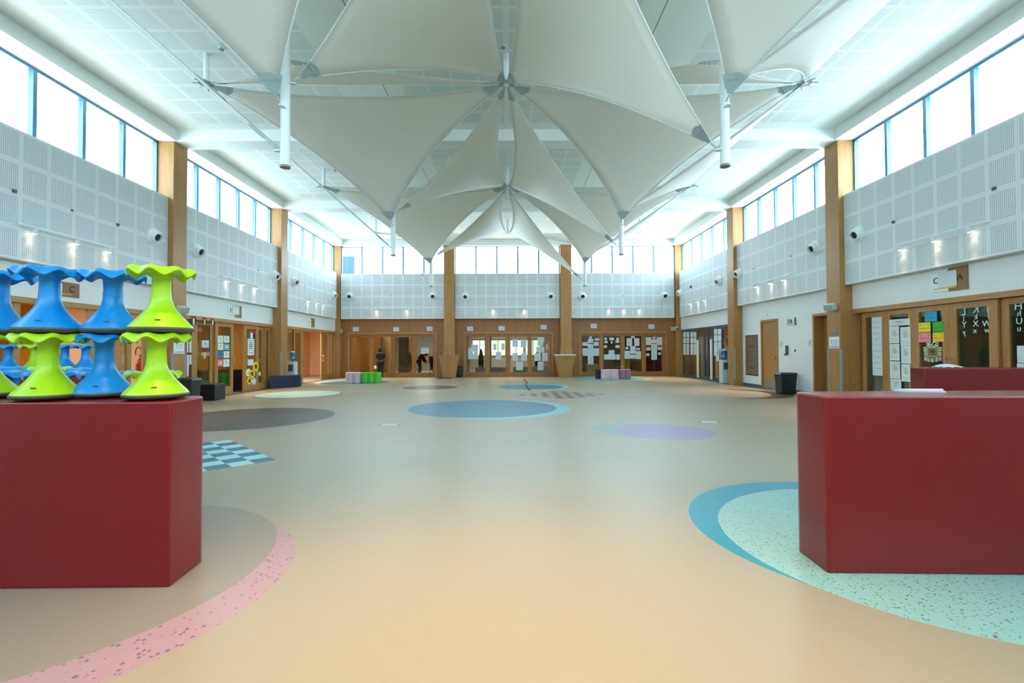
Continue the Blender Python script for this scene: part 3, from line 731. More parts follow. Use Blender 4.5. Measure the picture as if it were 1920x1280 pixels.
# far rooms: left, middle, right
def warm(loc, p, sx=1.2, sy=1.2, col=(1,.86,.66)): return area('ceiling_lamp', loc, (0,0,0), sx, sy, p, col)
warm((-12, 10.6, 2.95), 110); warm((-12.2, 17.0, 2.95), 85); warm((-11.4, 23.8, 2.95), 230, col=(1,.84,.66)); warm((12.2, 24, 2.95), 60); warm((12.6, 10.6, 2.95), 16, col=(.8,1,.9))
struct(MB().box(-9.9, 9.9, 40, 40.2, 0, 3.2).build('wall_beyond', CREAM))
struct(MB().box(-9.9, -9.7, 27.9, 40, 0, 3.2).box(9.7, 9.9, 27.9, 40, 0, 3.2).box(-3.5, -3.3, 27.9, 34, 0, 3.2).box(3.2, 3.4, 27.9, 40, 0, 3.2).build('wall_divider', AMBER))
struct(MB().box(-9.9, 9.9, 27.9, 40.2, 3.2, 3.3).build('ceiling_beyond', PEACH))
warm((-6, 33, 3.15), 190, 2, 4, (1,.9,.78)); warm((-8.4, 29.3, 3.15), 26); warm((0, 31, 3.15), 40, 3, 2); warm((0, 37, 3.15), 45, 3, 2, (1,.9,.8)); warm((6.6, 31, 3.15), 60, 3, 2)
# left far room partitions: timber screens and frames
struct(MB().box(-9.7, -7.6, 31.2, 31.3, 0, 3.2).box(-7.75, -7.6, 29.0, 31.2, 0, 3.2).build('wall_amber_screen', AMBER))
struct(MB().box(-6.55, -6.4, 28.6, 31.5, 0, 2.6).box(-6.4, -5.95, 28.6, 28.68, 0, 2.6).build('wall_dark_screen', wood_mat('dark timber', sr(90,60,30), sr(110,74,38))))
for x0, x1, l in ((-5.0, -4.6, 0), (-3.9, -3.6, 0)): trim(MB().box(x0, x1, 38, 38.3, 0, 3.2), OAK)
struct(MB().box(-7.0, -3.3, 39.7, 39.9, 0, 3.2).build('wall_pale_beyond', mat('pale blue plaster', sr(205,218,226), .6)))
# middle far room: garden windows at the back
for i, x in enumerate((-2.4, -.9, .6, 2.0)):
    wn += 1; t = sthing('window_%d' % wn, (x, 39.9, 1.2))
    MB().box(x-.62, x+.62, 39.93, 39.98, 1.1, 2.35).build('pane', mat('daylit garden glazing', (.75,1,.72,1) if i in (1,2) else (.95,1,1,1), .3, emit=1.1) if i % 2 else mat('daylit sky glazing', (.92,1,1,1), .3, emit=1.3), t)
    MB().box(x-.68, x+.68, 39.88, 39.93, 2.35, 2.45).box(x-.68, x+.68, 39.88, 39.93, 1.0, 1.1).box(x-.68, x-.60, 39.88, 39.93, 1.1, 2.35).box(x+.60, x+.68, 39.88, 39.93, 1.1, 2.35).box(x-.03, x+.03, 39.88, 39.93, 1.1, 2.35).build('frame', OAK, t)
trim(MB().box(-2.75, -2.35, 28.3, 28.9, 0, 3.2).box(-1.2, -1.08, 30, 30.2, 0, 3.2), AMBER)
trim(MB().box(-3.3, 3.2, 34, 34.4, 2.55, 3.2), AMBER)

def block(name, x0, x1, y0, y1, z1, m, label, cat, bev=.03):
    o = MB().box(x0, x1, y0, y1, 0, z1).build(name, m, loc=((x0+x1)/2, (y0+y1)/2, 0), bevel=bev); return tag(o, label, cat)
def pxblock(name, a, b, y, d, z1, m, label, cat):
    return block(name, PY(a, 690, y).x, PY(b, 690, y).x, y, y+d, z1, m, label, cat)
pxblock('bench_block', 891, 915, 28.6, .6, .5, mat('plum vinyl', sr(110,64,74), .5), 'low plum padded block behind the middle glass doors, left one', 'pouffe')
pxblock('bench_block', 919, 940, 28.6, .6, .5, mat('plum vinyl', sr(110,64,74), .5), 'low plum padded block behind the middle glass doors, beside the rose one', 'pouffe')
pxblock('bench_block', 940.3, 952, 28.6, .6, .5, mat('rose vinyl', sr(196,140,120), .5), 'low rose padded block behind the middle glass doors', 'pouffe')
pxblock('bench_block', 962, 992, 28.6, .6, .52, mat('olive green vinyl', sr(118,150,24), .5), 'low olive green padded block behind the third middle glass leaf', 'pouffe')
pxblock('bench_block', 997, 1028, 28.6, .6, .54, mat('sage vinyl', sr(150,168,92), .5), 'low sage green padded block behind the rightmost middle glass leaf', 'pouffe')

def human(name, label, joints, edges, radii, parts, loc, skin):
    """one continuous skinned body; parts = clothing grown on subsets of the same skeleton"""
    t = thing(name, label, 'person', loc)
    def grow(nm, keys, m, add=0.0, root=0):
        idx = {k: i for i, k in enumerate(keys)}
        me = bpy.data.meshes.new(nm); me.from_pydata([Vector(joints[k]) for k in keys], [(idx[a], idx[b]) for a, b in edges if a in idx and b in idx], [])
        o = bpy.data.objects.new(nm, me); COL.objects.link(o); o.parent = t
        sk = o.modifiers.new('skin', 'SKIN'); sk.use_smooth_shade = True
        for k, i in idx.items():
            r = radii[k]; r = (r, r) if isinstance(r, (int, float)) else r
            d = me.skin_vertices[0].data[i]; d.radius = (r[0]+add, r[1]+add); d.use_root = (i == root)
        o.modifiers.new('sub', 'SUBSURF').levels = 1; o.modifiers['sub'].render_levels = 2
        me.materials.append(m); return o
    grow('body', list(joints), skin)
    for nm, keys, m, add in parts: grow(nm, keys, m, add)
    return t
SKIN = mat('brown skin', sr(120,78,56), .5); HAIR = mat('black hair', sr(12,10,10), .5); BLK = mat('black clothing', sr(14,15,22), .8, noise=.1, scale=30); JEAN = mat('dark blue trousers', sr(22,30,44), .8)
E_ = [('pel','wai'),('wai','che'),('che','nek'),('nek','hed'),('hed','top'),('che','shL'),('shL','elL'),('elL','wrL'),('wrL','haL'),('che','shR'),('shR','elR'),('elR','wrR'),('wrR','haR'),('pel','hiL'),('hiL','knL'),('knL','anL'),('anL','toL'),('pel','hiR'),('hiR','knR'),('knR','anR'),('anR','toR')]
R_ = dict(pel=(.14,.11), wai=(.12,.10), che=(.15,.11), nek=.05, hed=.095, top=.07, shL=.06, shR=.06, elL=.042, elR=.042, wrL=.03, wrR=.03, haL=(.04,.02), haR=(.04,.02), hiL=.09, hiR=.09, knL=.06, knR=.06, anL=.04, anR=.04, toL=(.045,.03), toR=(.045,.03))
J1 = dict(pel=(0,0,.90), wai=(0,0,1.06), che=(0,0,1.28), nek=(0,0,1.42), hed=(-.02,.02,1.52), top=(-.03,.03,1.60), shL=(-.18,0,1.34), elL=(-.22,.02,1.08), wrL=(-.22,-.02,.84), haL=(-.22,-.03,.75), shR=(.18,0,1.34), elR=(.22,.04,1.08), wrR=(.17,.14,.90), haR=(.14,.18,.84),
          hiL=(-.09,0,.84), knL=(-.09,.01,.48), anL=(-.08,-.02,.09), toL=(-.08,.12,.04), hiR=(.09,0,.84), knR=(.08,.01,.48), anR=(.07,-.02,.09), toR=(.08,.12,.04))
px1 = PY(714, 700, 27.2)
t = human('person', 'person in dark tunic and trousers standing with back to viewer at the left glass doors', J1, E_, R_,
    [('tunic', ['che','wai','pel','shL','shR','elL','elR'], BLK, .018), ('trousers', ['pel','hiL','knL','anL','hiR','knR','anR'], BLK, .016)], (px1.x, 27.15, 0), SKIN)
MB().lathe([(.02,1.43),(.085,1.46),(.11,1.54),(.095,1.62),(.03,1.665)], Vector((px1.x-.03, 27.12, 0)), 16).lathe([(.01,1.62),(.05,1.65),(.055,1.70),(.02,1.74)], Vector((px1.x-.06, 27.10, 0)), 12).build('hair', HAIR, t, smooth=True)
# fingers
for hx, hy, hz in ((-.22,-.03,.75),(.14,.18,.84)):
    for q, ln in ((-.03,.06),(-.01,.075),(.01,.08),(.03,.07)):
        MB().path([(px1.x+hx, 27.15+hy+q, hz-.01), (px1.x+hx, 27.15+hy+q, hz-ln*.6), (px1.x+hx+(.02 if hx < 0 else -.02), 27.15+hy+q, hz-ln)], .009, 6).build('finger', SKIN, t, smooth=True)
    MB().path([(px1.x+hx, 27.15+hy+.04, hz+.03), (px1.x+hx, 27.15+hy+.065, hz-.01)], .010, 6).build('thumb', SKIN, t, smooth=True)
o = MB().lathe([(.02,.50),(.075,.51),(.085,.60),(.05,.68),(.02,.70)], (px1.x-.28, 27.12, 0), 12).build('carrier_bag', CLOTHW, smooth=True, loc=(px1.x-.28, 27.12, .5))
tag(o, 'small white bag held low by the person at the left glass doors', 'bag')
J2 = dict(pel=(-.12,0,.92), wai=(-.06,0,1.06), che=(.10,0,1.22), nek=(.24,0,1.27), hed=(.33,0,1.24), top=(.38,0,1.18), shL=(.08,-.18,1.24), elL=(.16,-.20,.98), wrL=(.28,-.16,.80), haL=(.33,-.15,.74), shR=(.10,.18,1.22), elR=(.20,.18,.97), wrR=(.32,.12,.82), haR=(.36,.10,.76),
          hiL=(-.12,-.09,.86), knL=(-.06,-.09,.48), anL=(-.12,-.09,.09), toL=(.02,-.10,.04), hiR=(-.12,.09,.86), knR=(-.02,.09,.48), anR=(-.08,.09,.09), toR=(.06,.10,.04))
px2 = PY(789, 690, 29.6)
t = human('person', 'person in black top and dark trousers bending forward behind the left glass doors', J2, E_, R_,
    [('jacket', ['che','wai','pel','shL','shR','elL','elR','wrL','wrR'], BLK, .03), ('trousers', ['pel','hiL','knL','anL','hiR','knR','anR'], JEAN, .018)], (px2.x, 29.6, 0), SKIN)
MB().lathe([(.02,-.10),(.10,-.05),(.112,.02),(.08,.09),(.02,.11)], Vector((px2.x+.33, 29.6, 1.29)), 16).build('hair', HAIR, t, smooth=True)
for hx, hy, hz in ((.33,-.15,.74),(.36,.10,.76)):
    for q in (-.025, -.008, .009, .026):
        MB().path([(px2.x+hx, 29.6+hy+q, hz), (px2.x+hx+.02, 29.6+hy+q, hz-.05), (px2.x+hx+.01, 29.6+hy+q, hz-.08)], .009, 6).build('finger', SKIN, t, smooth=True)
    MB().path([(px2.x+hx-.02, 29.6+hy+.035, hz+.02), (px2.x+hx, 29.6+hy+.06, hz-.02)], .010, 6).build('thumb', SKIN, t, smooth=True)
# leaf shaped cushions
for px, m, l in ((763, mat('mint fabric', sr(150,220,180), .7), 'tall mint green leaf shaped banner leaning behind the left glass doors'), (770, mat('mauve fabric', sr(160,130,150), .7), 'tall mauve leaf shaped banner beside the mint green one')):
    c = PY(px, 690, 31.0)
    prof = [(.01,.25),(.12,.45),(.17,.8),(.13,1.15),(.1,1.4),(.01,1.48)]
    m_ = MB().lathe(prof, (0,0,0), 16); m_.v = [Vector((v.x+c.x+.08*math.sin(v.z*3), v.y*.4+31, v.z)) for v in m_.v]
    t = thing('leaf_banner', l, 'banner', (c.x, 31, 0)); m_.build('leaf', m, t, smooth=True)
    MB().tube((c.x, 31, 0), (c.x, 31, .4), .02, 8).lathe([(.02,0),(.18,0),(.18,.02),(.02,.03)], (c.x, 31, 0), 16).build('stand', DARK, t)
c = PY(808, 690, 29.2); t = thing('trolley_bag', 'upright black bag with orange side behind the rightmost left glass leaf', 'bag', (c.x, 29.2, 0))
MB().box(c.x-.05, c.x+.14, 29.1, 29.4, .35, 1.15).build('bag_body', BLK, t, bevel=.03); MB().box(c.x-.13, c.x-.05, 29.15, 29.35, .75, 1.2).build('orange_panel', mat('orange fabric', sr(226,84,40), .6), t, bevel=.02)
MB().tube((c.x-.04, 29.2, 0), (c.x-.04, 29.2, .36), .02).tube((c.x+.12, 29.2, 0), (c.x+.12, 29.2, .36), .02).build('leg', DARK, t)
# dark draped forms in the middle room
for px, l in ((902, 'behind the leftmost middle glass leaf'), (1008, 'behind the rightmost middle glass leaf')):
    c = PY(px, 690, 30.2); m_ = MB().lathe([(.20,.02),(.17,.5),(.16,.9),(.12,1.3),(.08,1.5),(.02,1.62)], (c.x, 30.2, 0), 20)
    tag(m_.build('draped_stand', mat('dark green drape', sr(24,34,36), .8), smooth=True, loc=(c.x, 30.2, 0)), 'tall dark draped form standing '+l, 'draped stand')
# right far room
c0, c1 = PY(1171, 680, 29.3).x, PY(1181, 680, 29.3).x
block('storage_bin', c0, c1, 29.3, 29.7, 1.0, mat('yellow plastic', sr(214,190,20), .5), 'yellow storage bin behind the third right glass leaf', 'bin')
pxblock('maroon_cabinet', 1211, 1239, 30.5, .5, 1.6, mat('maroon cloth', sr(96,44,40), .7), 'tall maroon cloth covered board behind the rightmost glass leaf', 'board')
pxblock('low_shelf', 1099, 1122, 29.5, .6, .62, mat('cream shelf', sr(206,190,150), .6), 'long cream shelf behind the leftmost right glass leaf', 'shelf')
def simple_table(px0, px1, y, z, label, m, legm):
    a, b = PY(px0, 690, y).x, PY(px1, 690, y).x; t = thing('table', label, 'table', ((a+b)/2, y+.25, 0))
    MB().box(a, b, y, y+.5, z-.04, z).build('tabletop', m, t)
    for x in (a+.05, b-.05):
        for yy in (y+.05, y+.45): MB().tube((x, yy, 0), (x, yy, z-.04), .02, 8).build('leg', legm, t)
simple_table(1183, 1202, 29.2, .78, 'dark table on thin legs behind the third right glass leaf', BLK, DARK)
simple_table(1210, 1232, 29.0, .80, 'dark high table behind the rightmost glass leaf', BLK, DARK)
c = PY(1158, 690, 29.2); t = thing('chair', 'dark green chair behind the second right glass leaf', 'chair', (c.x, 29.2, 0)); GC = mat('green plastic', sr(20,90,60), .5)
MB().box(c.x-.2, c.x+.2, 29.0, 29.4, .6, .64).build('seat', GC, t); MB().box(c.x-.2, c.x+.2, 29.38, 29.42, .75, .82).box(c.x-.2, c.x+.2, 29.38, 29.42, .9, .98).build('backrest', GC, t)
for dx in (-.18, .18):
    for dy in (-.18, .18): MB().tube((c.x+dx, 29.2+dy, 0), (c.x+dx, 29.2+dy, .62 if dy < 0 else 1.0), .015, 8).build('leg', GC, t)

# left rooms contents
def extinguisher(x, y, z, label, s=1):
    t = thing('fire_extinguisher', label, 'fire extinguisher', (x, y, z))
    MB().lathe([(.06,0),(.075,.02),(.075,.38),(.05,.44),(.02,.46)], (x, y, z), 20).build('cylinder', mat('extinguisher red', sr(180,24,20), .3), t, smooth=True)
    MB().tube((x, y, z+.46), (x, y, z+.53), .02).box(x-.05, x+.05, y-.015, y+.015, z+.53, z+.55).build('valve', DARK, t)
    pts = [(x, y-.02, z+.5)]+[(x, y-.09-.11*math.cos(a), z+.62+.14*math.sin(a)) for a in [PI*1.3-k*PI/6 for k in range(10)]]
    MB().path(pts, .011, 6).build('hose', DARK, t)
    MB().box(x-.11 if x < 0 else x+.08, x+.09 if x > 0 else x-.07, y-.05, y+.05, z+.1, z+.3).build('bracket', STEEL, t)
extinguisher(-10.27, 13.5, .88, 'red fire extinguisher with coiled hose inside the left classroom doorway behind the stools')
extinguisher(-10.12, 19.9, .85, 'red fire extinguisher behind the glass next to the navy bench')
extinguisher(-12.5, WX(600, 680, -12.45).y-.3, .85, 'red fire extinguisher on the peach wall inside the open left doorway')
def desk(x0, x1, y0, y1, z, label, m=None):
    t = thing('desk', label, 'desk', ((x0+x1)/2, (y0+y1)/2, 0))
    MB().box(x0, x1, y0, y1, z-.04, z).build('desk_top', mat('walnut top', sr(70,44,28), .5), t)
    MB().box(x0, x0+.05, y0, y1, 0, z-.04).build('side_panel', m or DARK, t); MB().box(x1-.05, x1, y0, y1, 0, z-.04).build('side_panel', m or DARK, t); MB().box(x0+.05, x1-.05, y0+.04, y0+.08, .1, z-.04).build('front_panel', m or DARK, t)
desk(-11.9, -10.5, 17.7, 19.2, .8, 'dark desk seen through the gap between the left glass doors')
block('storage_chest', -11.3, -10.5, 16.2, 17.2, .6, mat('dark green chest', sr(40,52,24), .6), 'dark green low chest behind the glass under the pupil drawings', 'chest')
MIRR = mat('text black', sr(20,18,16), .6)
tv = text_mesh('letter_decal', 'Vv', .34, (-14.197, WX(449, 635, -14.19).y, WX(449, 635, -14.19).z), (PI/2, 0, PI/2), MIRR); tag(tv, 'black letters Vv on the amber wood wall of the left classroom', 'wall letters')
# right near room: shelves and desk in the gloom
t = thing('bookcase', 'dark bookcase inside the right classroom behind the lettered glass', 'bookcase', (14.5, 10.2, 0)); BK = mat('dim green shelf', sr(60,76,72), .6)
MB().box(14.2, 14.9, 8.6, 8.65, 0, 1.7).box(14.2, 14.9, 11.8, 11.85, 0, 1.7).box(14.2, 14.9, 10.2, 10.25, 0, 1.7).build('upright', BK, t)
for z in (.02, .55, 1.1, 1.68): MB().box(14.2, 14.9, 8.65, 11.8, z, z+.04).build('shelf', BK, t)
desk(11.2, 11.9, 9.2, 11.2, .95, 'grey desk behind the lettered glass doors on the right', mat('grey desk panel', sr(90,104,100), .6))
tag(MB().box(11.4, 11.45, 10.1, 10.7, 1.0, 1.35).build('monitor_screen', mat('dark blue screen', sr(20,26,60), .3), loc=(11.4, 10.4, 1.0)), 'dark blue monitor standing on the grey desk behind the right glass doors', 'monitor')
# right far room colour
for i, (px, py, w_, h_, col) in enumerate(((1318, 637, 6, 10, (214,180,20)), (1321, 645, 4, 7, (120,170,40)), (1315, 651, 5, 8, (30,110,110)), (1317, 668, 8, 8, (190,150,60)), (1317, 676, 7, 7, (200,170,20)), (1318, 683, 6, 5, (180,60,50)))):
    a = WX(px, py, 13.9); b = WX(px+w_, py+h_, 13.9); 
    tag(MB().box(13.93, 13.97, min(a.y, b.y), max(a.y, b.y), min(a.z, b.z), max(a.z, b.z)).build('wall_poster', mat('poster %d' % i, sr(*col), .6), loc=(13.95, (a.y+b.y)/2, min(a.z, b.z))), '%s poster on the back wall of the right far classroom' % ['large yellow', 'lime', 'teal framed', 'ochre', 'low yellow', 'small red'][i], 'poster')
block('cabinet', 10.6, 11.2, 25.2, 26.8, 1.3, mat('maple cabinet', sr(214,160,90), .5), 'maple coloured cabinet behind the grey framed glass near the corner', 'cabinet')

# ---------------------------------------------------------------- papers and signs
def sheet_far(r, m, label, group, y=YF+.062, name='paper_sheet'):
    x0, y0, x1, y1 = r; a = PY(x0, y0, y); b = PY(x1, y1, y)
    o = MB().box(a.x, b.x, y, y+.003, b.z, a.z).build(name, m, loc=((a.x+b.x)/2, y, b.z)); return tag(o, label, 'paper sheet', group)
def sheet_side(s, r, m, label, group=None, x=None, name='paper_sheet', cat='paper sheet', d=.003):
    x = x if x is not None else s*(XG-.034); x0, y0, x1, y1 = r; a = WX(x0, y0, x); b = WX(x1, y1, x)
    zt = (WX((x0+x1)/2, y0, x).z); zb = WX((x0+x1)/2, y1, x).z; ya, yb = min(a.y, b.y), max(a.y, b.y)
    o = MB().box(x, x-s*d, ya, yb, zb, zt).build(name, m, loc=(x, (ya+yb)/2, zb)); return tag(o, label, cat, group)
K = 8.727
def conv(L, ox, oy, k): return [(ox+a/k, oy+b/k, ox+c/k, oy+d/k) for a, b, c, d in L]
pos = lambda i, n: 'sheet %s' % ''
def ordw(i): return ['first', 'second', 'third', 'fourth', 'fifth', 'sixth', 'seventh', 'eighth', 'ninth', 'tenth', 'eleventh', 'twelfth'][i]
CEN = [[(388,312,495,430),(330,372,388,455),(330,455,425,550),(425,430,490,550)], [(740,300,792,400),(872,290,925,400),(780,430,872,552)],
       [(1055,228,1145,352),(1187,232,1283,360),(1055,448,1143,575),(1197,448,1290,575),(1117,597,1225,730)],
       [(1463,193,1575,268),(1463,270,1555,335),(1443,350,1573,440),(1603,310,1630,390),(1415,452,1515,580),(1543,452,1632,580),(1467,592,1562,730)]]
RIG = [[(393,178,432,218),(485,208,552,248),(368,222,457,285),(468,270,545,332),(282,272,366,330),(368,303,457,370),(285,374,368,495),(370,374,455,495),(457,374,550,495),(368,497,460,630)],
       [(640,195,680,235),(722,198,797,242),(835,198,875,235),(822,240,885,280),(643,250,692,288),(742,258,772,295),(632,325,682,365),(822,323,890,365),(708,405,802,470),(635,472,733,558),(735,472,822,558),(832,472,892,558)],
       [(1075,172,1135,206),(1002,208,1092,335),(1128,208,1210,332),(1062,338,1150,462),(985,352,1028,392),(1160,368,1220,402),(970,415,1058,543),(1150,420,1237,548),(1062,478,1148,543)],
       [(1432,183,1472,217),(1318,192,1405,318),(1497,192,1585,318),(1407,228,1495,288),(1407,303,1500,428),(1327,360,1395,408),(1508,360,1580,400),(1407,430,1500,560),(1518,440,1565,480),(1325,457,1375,497)]]
LF = ['leftmost', 'second', 'third', 'rightmost']
for sets, ox, nm in ((CEN, 840, 'middle'), (RIG, 1060, 'right')):
    for li, L in enumerate(sets):
        cx = sum((a+c)/2 for a, b, c, d in L)/len(L)
        for k, r in enumerate(sorted(L, key=lambda q: q[1])):
            mx_ = (r[0]+r[2])/2; side = 'left side' if mx_ < cx-35 else ('right side' if mx_ > cx+35 else 'centre')
            big = 'small white ' if (r[2]-r[0])*(r[3]-r[1]) < 3500 else ''
            sheet_far(conv([r], ox, 610, K)[0], P_TXT, '%ssheet, %s from top, %s, %s leaf, far %s glass doors' % (big or 'white ', ordw(k), side, LF[li], nm), 'sheets on the far glass doors')
sheet_far((789.4,652,803.8,662.6), P_TXT, 'landscape white sheet on the rightmost leaf of the far left glass doors', 'sheets on the far glass doors')
for r, l in (((661.6,613,672.6,621),'above the far left doors, leftmost'),((737.4,613.3,748,621),'above the far left doors, middle'),((800,612,811,620),'above the far left doors, rightmost'),((876,612,887,620),'above the middle doors, leftmost'),((934.7,611,946,619),'above the middle doors, middle'),((1014,609,1025,617),'above the middle doors, rightmost'),((1107.5,606.6,1119,615),'above the far right doors, left'),((1215.7,608,1227,616),'above the far right doors, right')):
    sheet_far(r, P_NOTX, 'small white printed notice on the far timber wall '+l, 'notices above the far doors', y=YF-.006, name='notice_sheet')

# left bay two drawings, crop frame 6.74 px per px from (350,570)
k2 = 6.739
def L2(r): return (350+r[0]/k2, 570+r[1]/k2, 350+r[2]/k2, 570+r[3]/k2)
DR = [((393,398,460,487),P_DRAW,'pale drawing, top row left'),((470,402,538,487),P_DRAW,'pale drawing, top row right'),((393,495,462,578),P_DRAW,'pale drawing, second row left'),((472,500,540,580),P_BLUE,'turquoise beach drawing, second row right'),((393,595,458,675),P_DBLU,'blue and green drawing, third row left'),((470,595,538,678),P_DRAW,'pale drawing, third row right'),((393,700,455,780),P_PINK,'pink drawing, bottom row left'),((465,695,538,790),P_DRAW,'crooked pale drawing, bottom row right')]
for r, m, l in DR: sheet_side(-1, L2(r), m, l+' on the left glass door by the charcoal bench', 'pupil drawings on the left door')
sheet_side(-1, L2((195,458,278,548)), P_NOTICE, 'square photo collage poster on the left glass leaf under the flags', x=-XG+.036-.07)
for r, c, l in (((183,568,208,605),(20,90,50),'dark green'),((238,565,264,603),(150,30,50),'crimson'),((266,565,292,603),(30,50,130),'navy blue'),((185,608,207,650),(150,190,130),'pale green'),((213,608,237,685),(226,196,140),'tall cream'),((240,608,262,650),(220,140,130),'salmon'),((265,608,288,650),(140,160,180),'pale blue')):
    sheet_side(-1, L2(r), mat('card '+l, sr(*c), .6), '%s paper card below the photo collage on the left glass leaf' % l, 'colour cards under the collage', x=-XG-.036)
for r, l in (((2,400,20,610),'upper left'),((35,400,60,610),'upper right'),((2,640,25,915),'lower left'),((35,640,60,760),'lower right')):
    sheet_side(-1, L2(r), P_TXTY, 'white sheet on the glass beside the left column, '+l)
sheet_side(-1, L2((770,437,852,645)), P_NOTICE, 'tall white poster with a lighthouse like picture on the third left leaf')
sheet_side(-1, L2((775,697,843,773)), P_TXTY, 'white notice below the tall poster on the third left leaf')
for r, l, m in (((880,385,908,525),'upper left',P_DRAW),((880,540,915,680),'lower left',P_PINK),((955,340,975,470),'upper right',P_NOTICE),((955,490,972,625),'lower right',P_DRAW),((905,690,935,730),'small lower',P_DRAW)):
    sheet_side(-1, L2(r), m, 'colourful pupil picture on the narrow left leaf by the navy bench, '+l, x=-XG-.034-.06)
# hanging flags
FR, FG, FW, FK = [mat('flag '+n, sr(*c), .7) for n, c in (('red',(190,20,32)),('green',(10,110,60)),('white',(235,238,238)),('black',(20,20,24)))]
def flag(r, x, label):
    x0, y0, x1, y1 = r; a = WX(x0, y0, x); b = WX(x1, y1, x); zt = WX((x0+x1)/2, y0, x).z; zb = WX((x0+x1)/2, y1, x).z; w_ = b.y-a.y
    t = thing('flag', label, 'flag', (x, (a.y+b.y)/2, zb)); zr = zt-(zt-zb)*.28
    MB().box(x-.004, x, a.y, b.y, zr, zt).build('red_band', FR, t)
    for i, m in enumerate((FG, FW, FK)): MB().box(x-.004, x, a.y+w_*i/3, a.y+w_*(i+1)/3, zb, zr).build('stripe', m, t)
for r, l in (((62,155,120,255),'nearest the oak column'),((210,168,248,252),'middle of three'),((310,180,350,262),'rightmost of three')):
    flag(L2(r), -9.795, 'red green white and black flag hanging on the left header, '+l)
flag(L2((780,332,862,435)), -9.85, 'larger red green white and black flag on the third left glass leaf')
def flower(cx, cy, r, pet, mid, label):
    x = -XG+.04; c = WX(350+cx/k2, 570+cy/k2, x); rr = abs(WX(350+(cx+r)/k2, 570+cy/k2, x).y-c.y)
    t = thing('paper_flower', label, 'paper flower', c); m_ = MB(); n = 20
    ring = [(x, c.y+math.cos(a)*rr*(1 if i % 2 else .72), c.z+math.sin(a)*rr*.85*(1 if i % 2 else .72)) for i, a in enumerate([2*PI*k/n for k in range(n)])]
    m_.add(ring+[(x+.004, p[1], p[2]) for p in ring], [tuple(range(n-1,-1,-1)), tuple(range(n, 2*n))]+[(i,(i+1)%n,n+(i+1)%n,n+i) for i in range(n)]).build('petals', pet, t)
    MB().tube((x+.004, c.y, c.z), (x+.01, c.y, c.z), rr*.42, 16).build('flower_centre', mid, t)
SY = mat('sunflower yellow', sr(245,214,20), .6); SB = mat('sunflower brown', sr(110,60,30), .7)
for cx, cy, r, pt, md, l in ((873,788,42,SY,SB,'top yellow sunflower'),(828,880,38,SY,SB,'middle yellow sunflower'),(793,967,36,SY,SB,'bottom yellow sunflower'),(778,865,36,mat('white petals', sr(235,238,236), .6),SY,'large white daisy'),(850,975,32,mat('lilac petals', sr(205,205,220), .6),mat('pale centre', sr(225,222,200), .6),'pale lilac daisy'),(920,880,22,mat('blue petals', sr(110,180,215), .6),SY,'small blue flower')):
    flower(cx, cy, r, pt, md, l+' made of paper on the left glass doors')

# class plaques
BRN = mat('plaque brown', sr(140,108,72), .6); INK = mat('ink', sr(30,32,36), .6); YLW = mat('plaque yellow', sr(225,205,30), .6)
def plaque(s, r, rw, words, label, white=None, line=True):
    x = s*(XW-.02); x0, y0, x1, y1 = r; ya = WX(x0, y0, x).y; yb = WX(x1, y1, x).y; zc = WX((x0+x1)/2, (y0+y1)/2, x).z; hh = (WX(x0, y0, x).z-WX(x0, y1, x).z)/2
    lo, hi = min(ya, yb), max(ya, yb); t = thing('class_plaque', label, 'sign', (x, (lo+hi)/2, zc-hh))
    f = rw; wy = hi-lo
    sgn = 1 if s < 0 else -1                       # +: increasing photo x
    Y = lambda u: (lo+wy*u) if s < 0 else (hi-wy*u)
    MB().box(x, x+s*.018, Y(1-f), Y(1), zc-hh, zc+hh).build('wood_plate', BRN, t)
    MB().box(x+s*.004, x+s*.018, Y(0), Y(1-f), zc-hh*.9, zc+hh*.7).build('clear_plate', MEMB, t)
    if line: MB().box(x-s*.004, x, Y(.05), Y(.7), zc-hh*.72, zc-hh*.62).build('underline', YLW, t)
    for w_, u, sz in words:
        text_mesh('letter', w_, sz, (x-s*.004, Y(u), zc+hh*.05), (PI/2, 0, -PI/2 if s > 0 else PI/2), INK, t)
    if white: a, b, zl, zh = white; MB().box(x-s*.012, x-s*.008, Y(a), Y(b), zc+hh*zl, zc+hh*zh).build('taped_paper', PAPER, t)
    return t
plaque(1, (1746,503,1815,545), .52, (('C', .13, .2), ('A', .80, .2)), 'wood and white plaque with letters C and A, partly covered by paper, above right doors', (.2, .72, -.6, .75))
plaque(-1, (96,528,149,556), .62, (('C', .72, .2),), 'wood plaque with letter C behind the upper blue stools on the left wall')
plaque(-1, (428,572,453,595), .5, (('C', .2, .2),), 'wood plaque with taped paper above the drawings covered left doors', (.3, .8, -.5, .9))
plaque(-1, (575,596,590,613), .42, (('5', .3, .2),), 'small wood plaque above the open left doorway')
t = plaque(1, (1472,596,1492,610), .14, (('DA', .45, .22),), 'white plaque with grey letters and narrow wood edge right of the single wooden door')
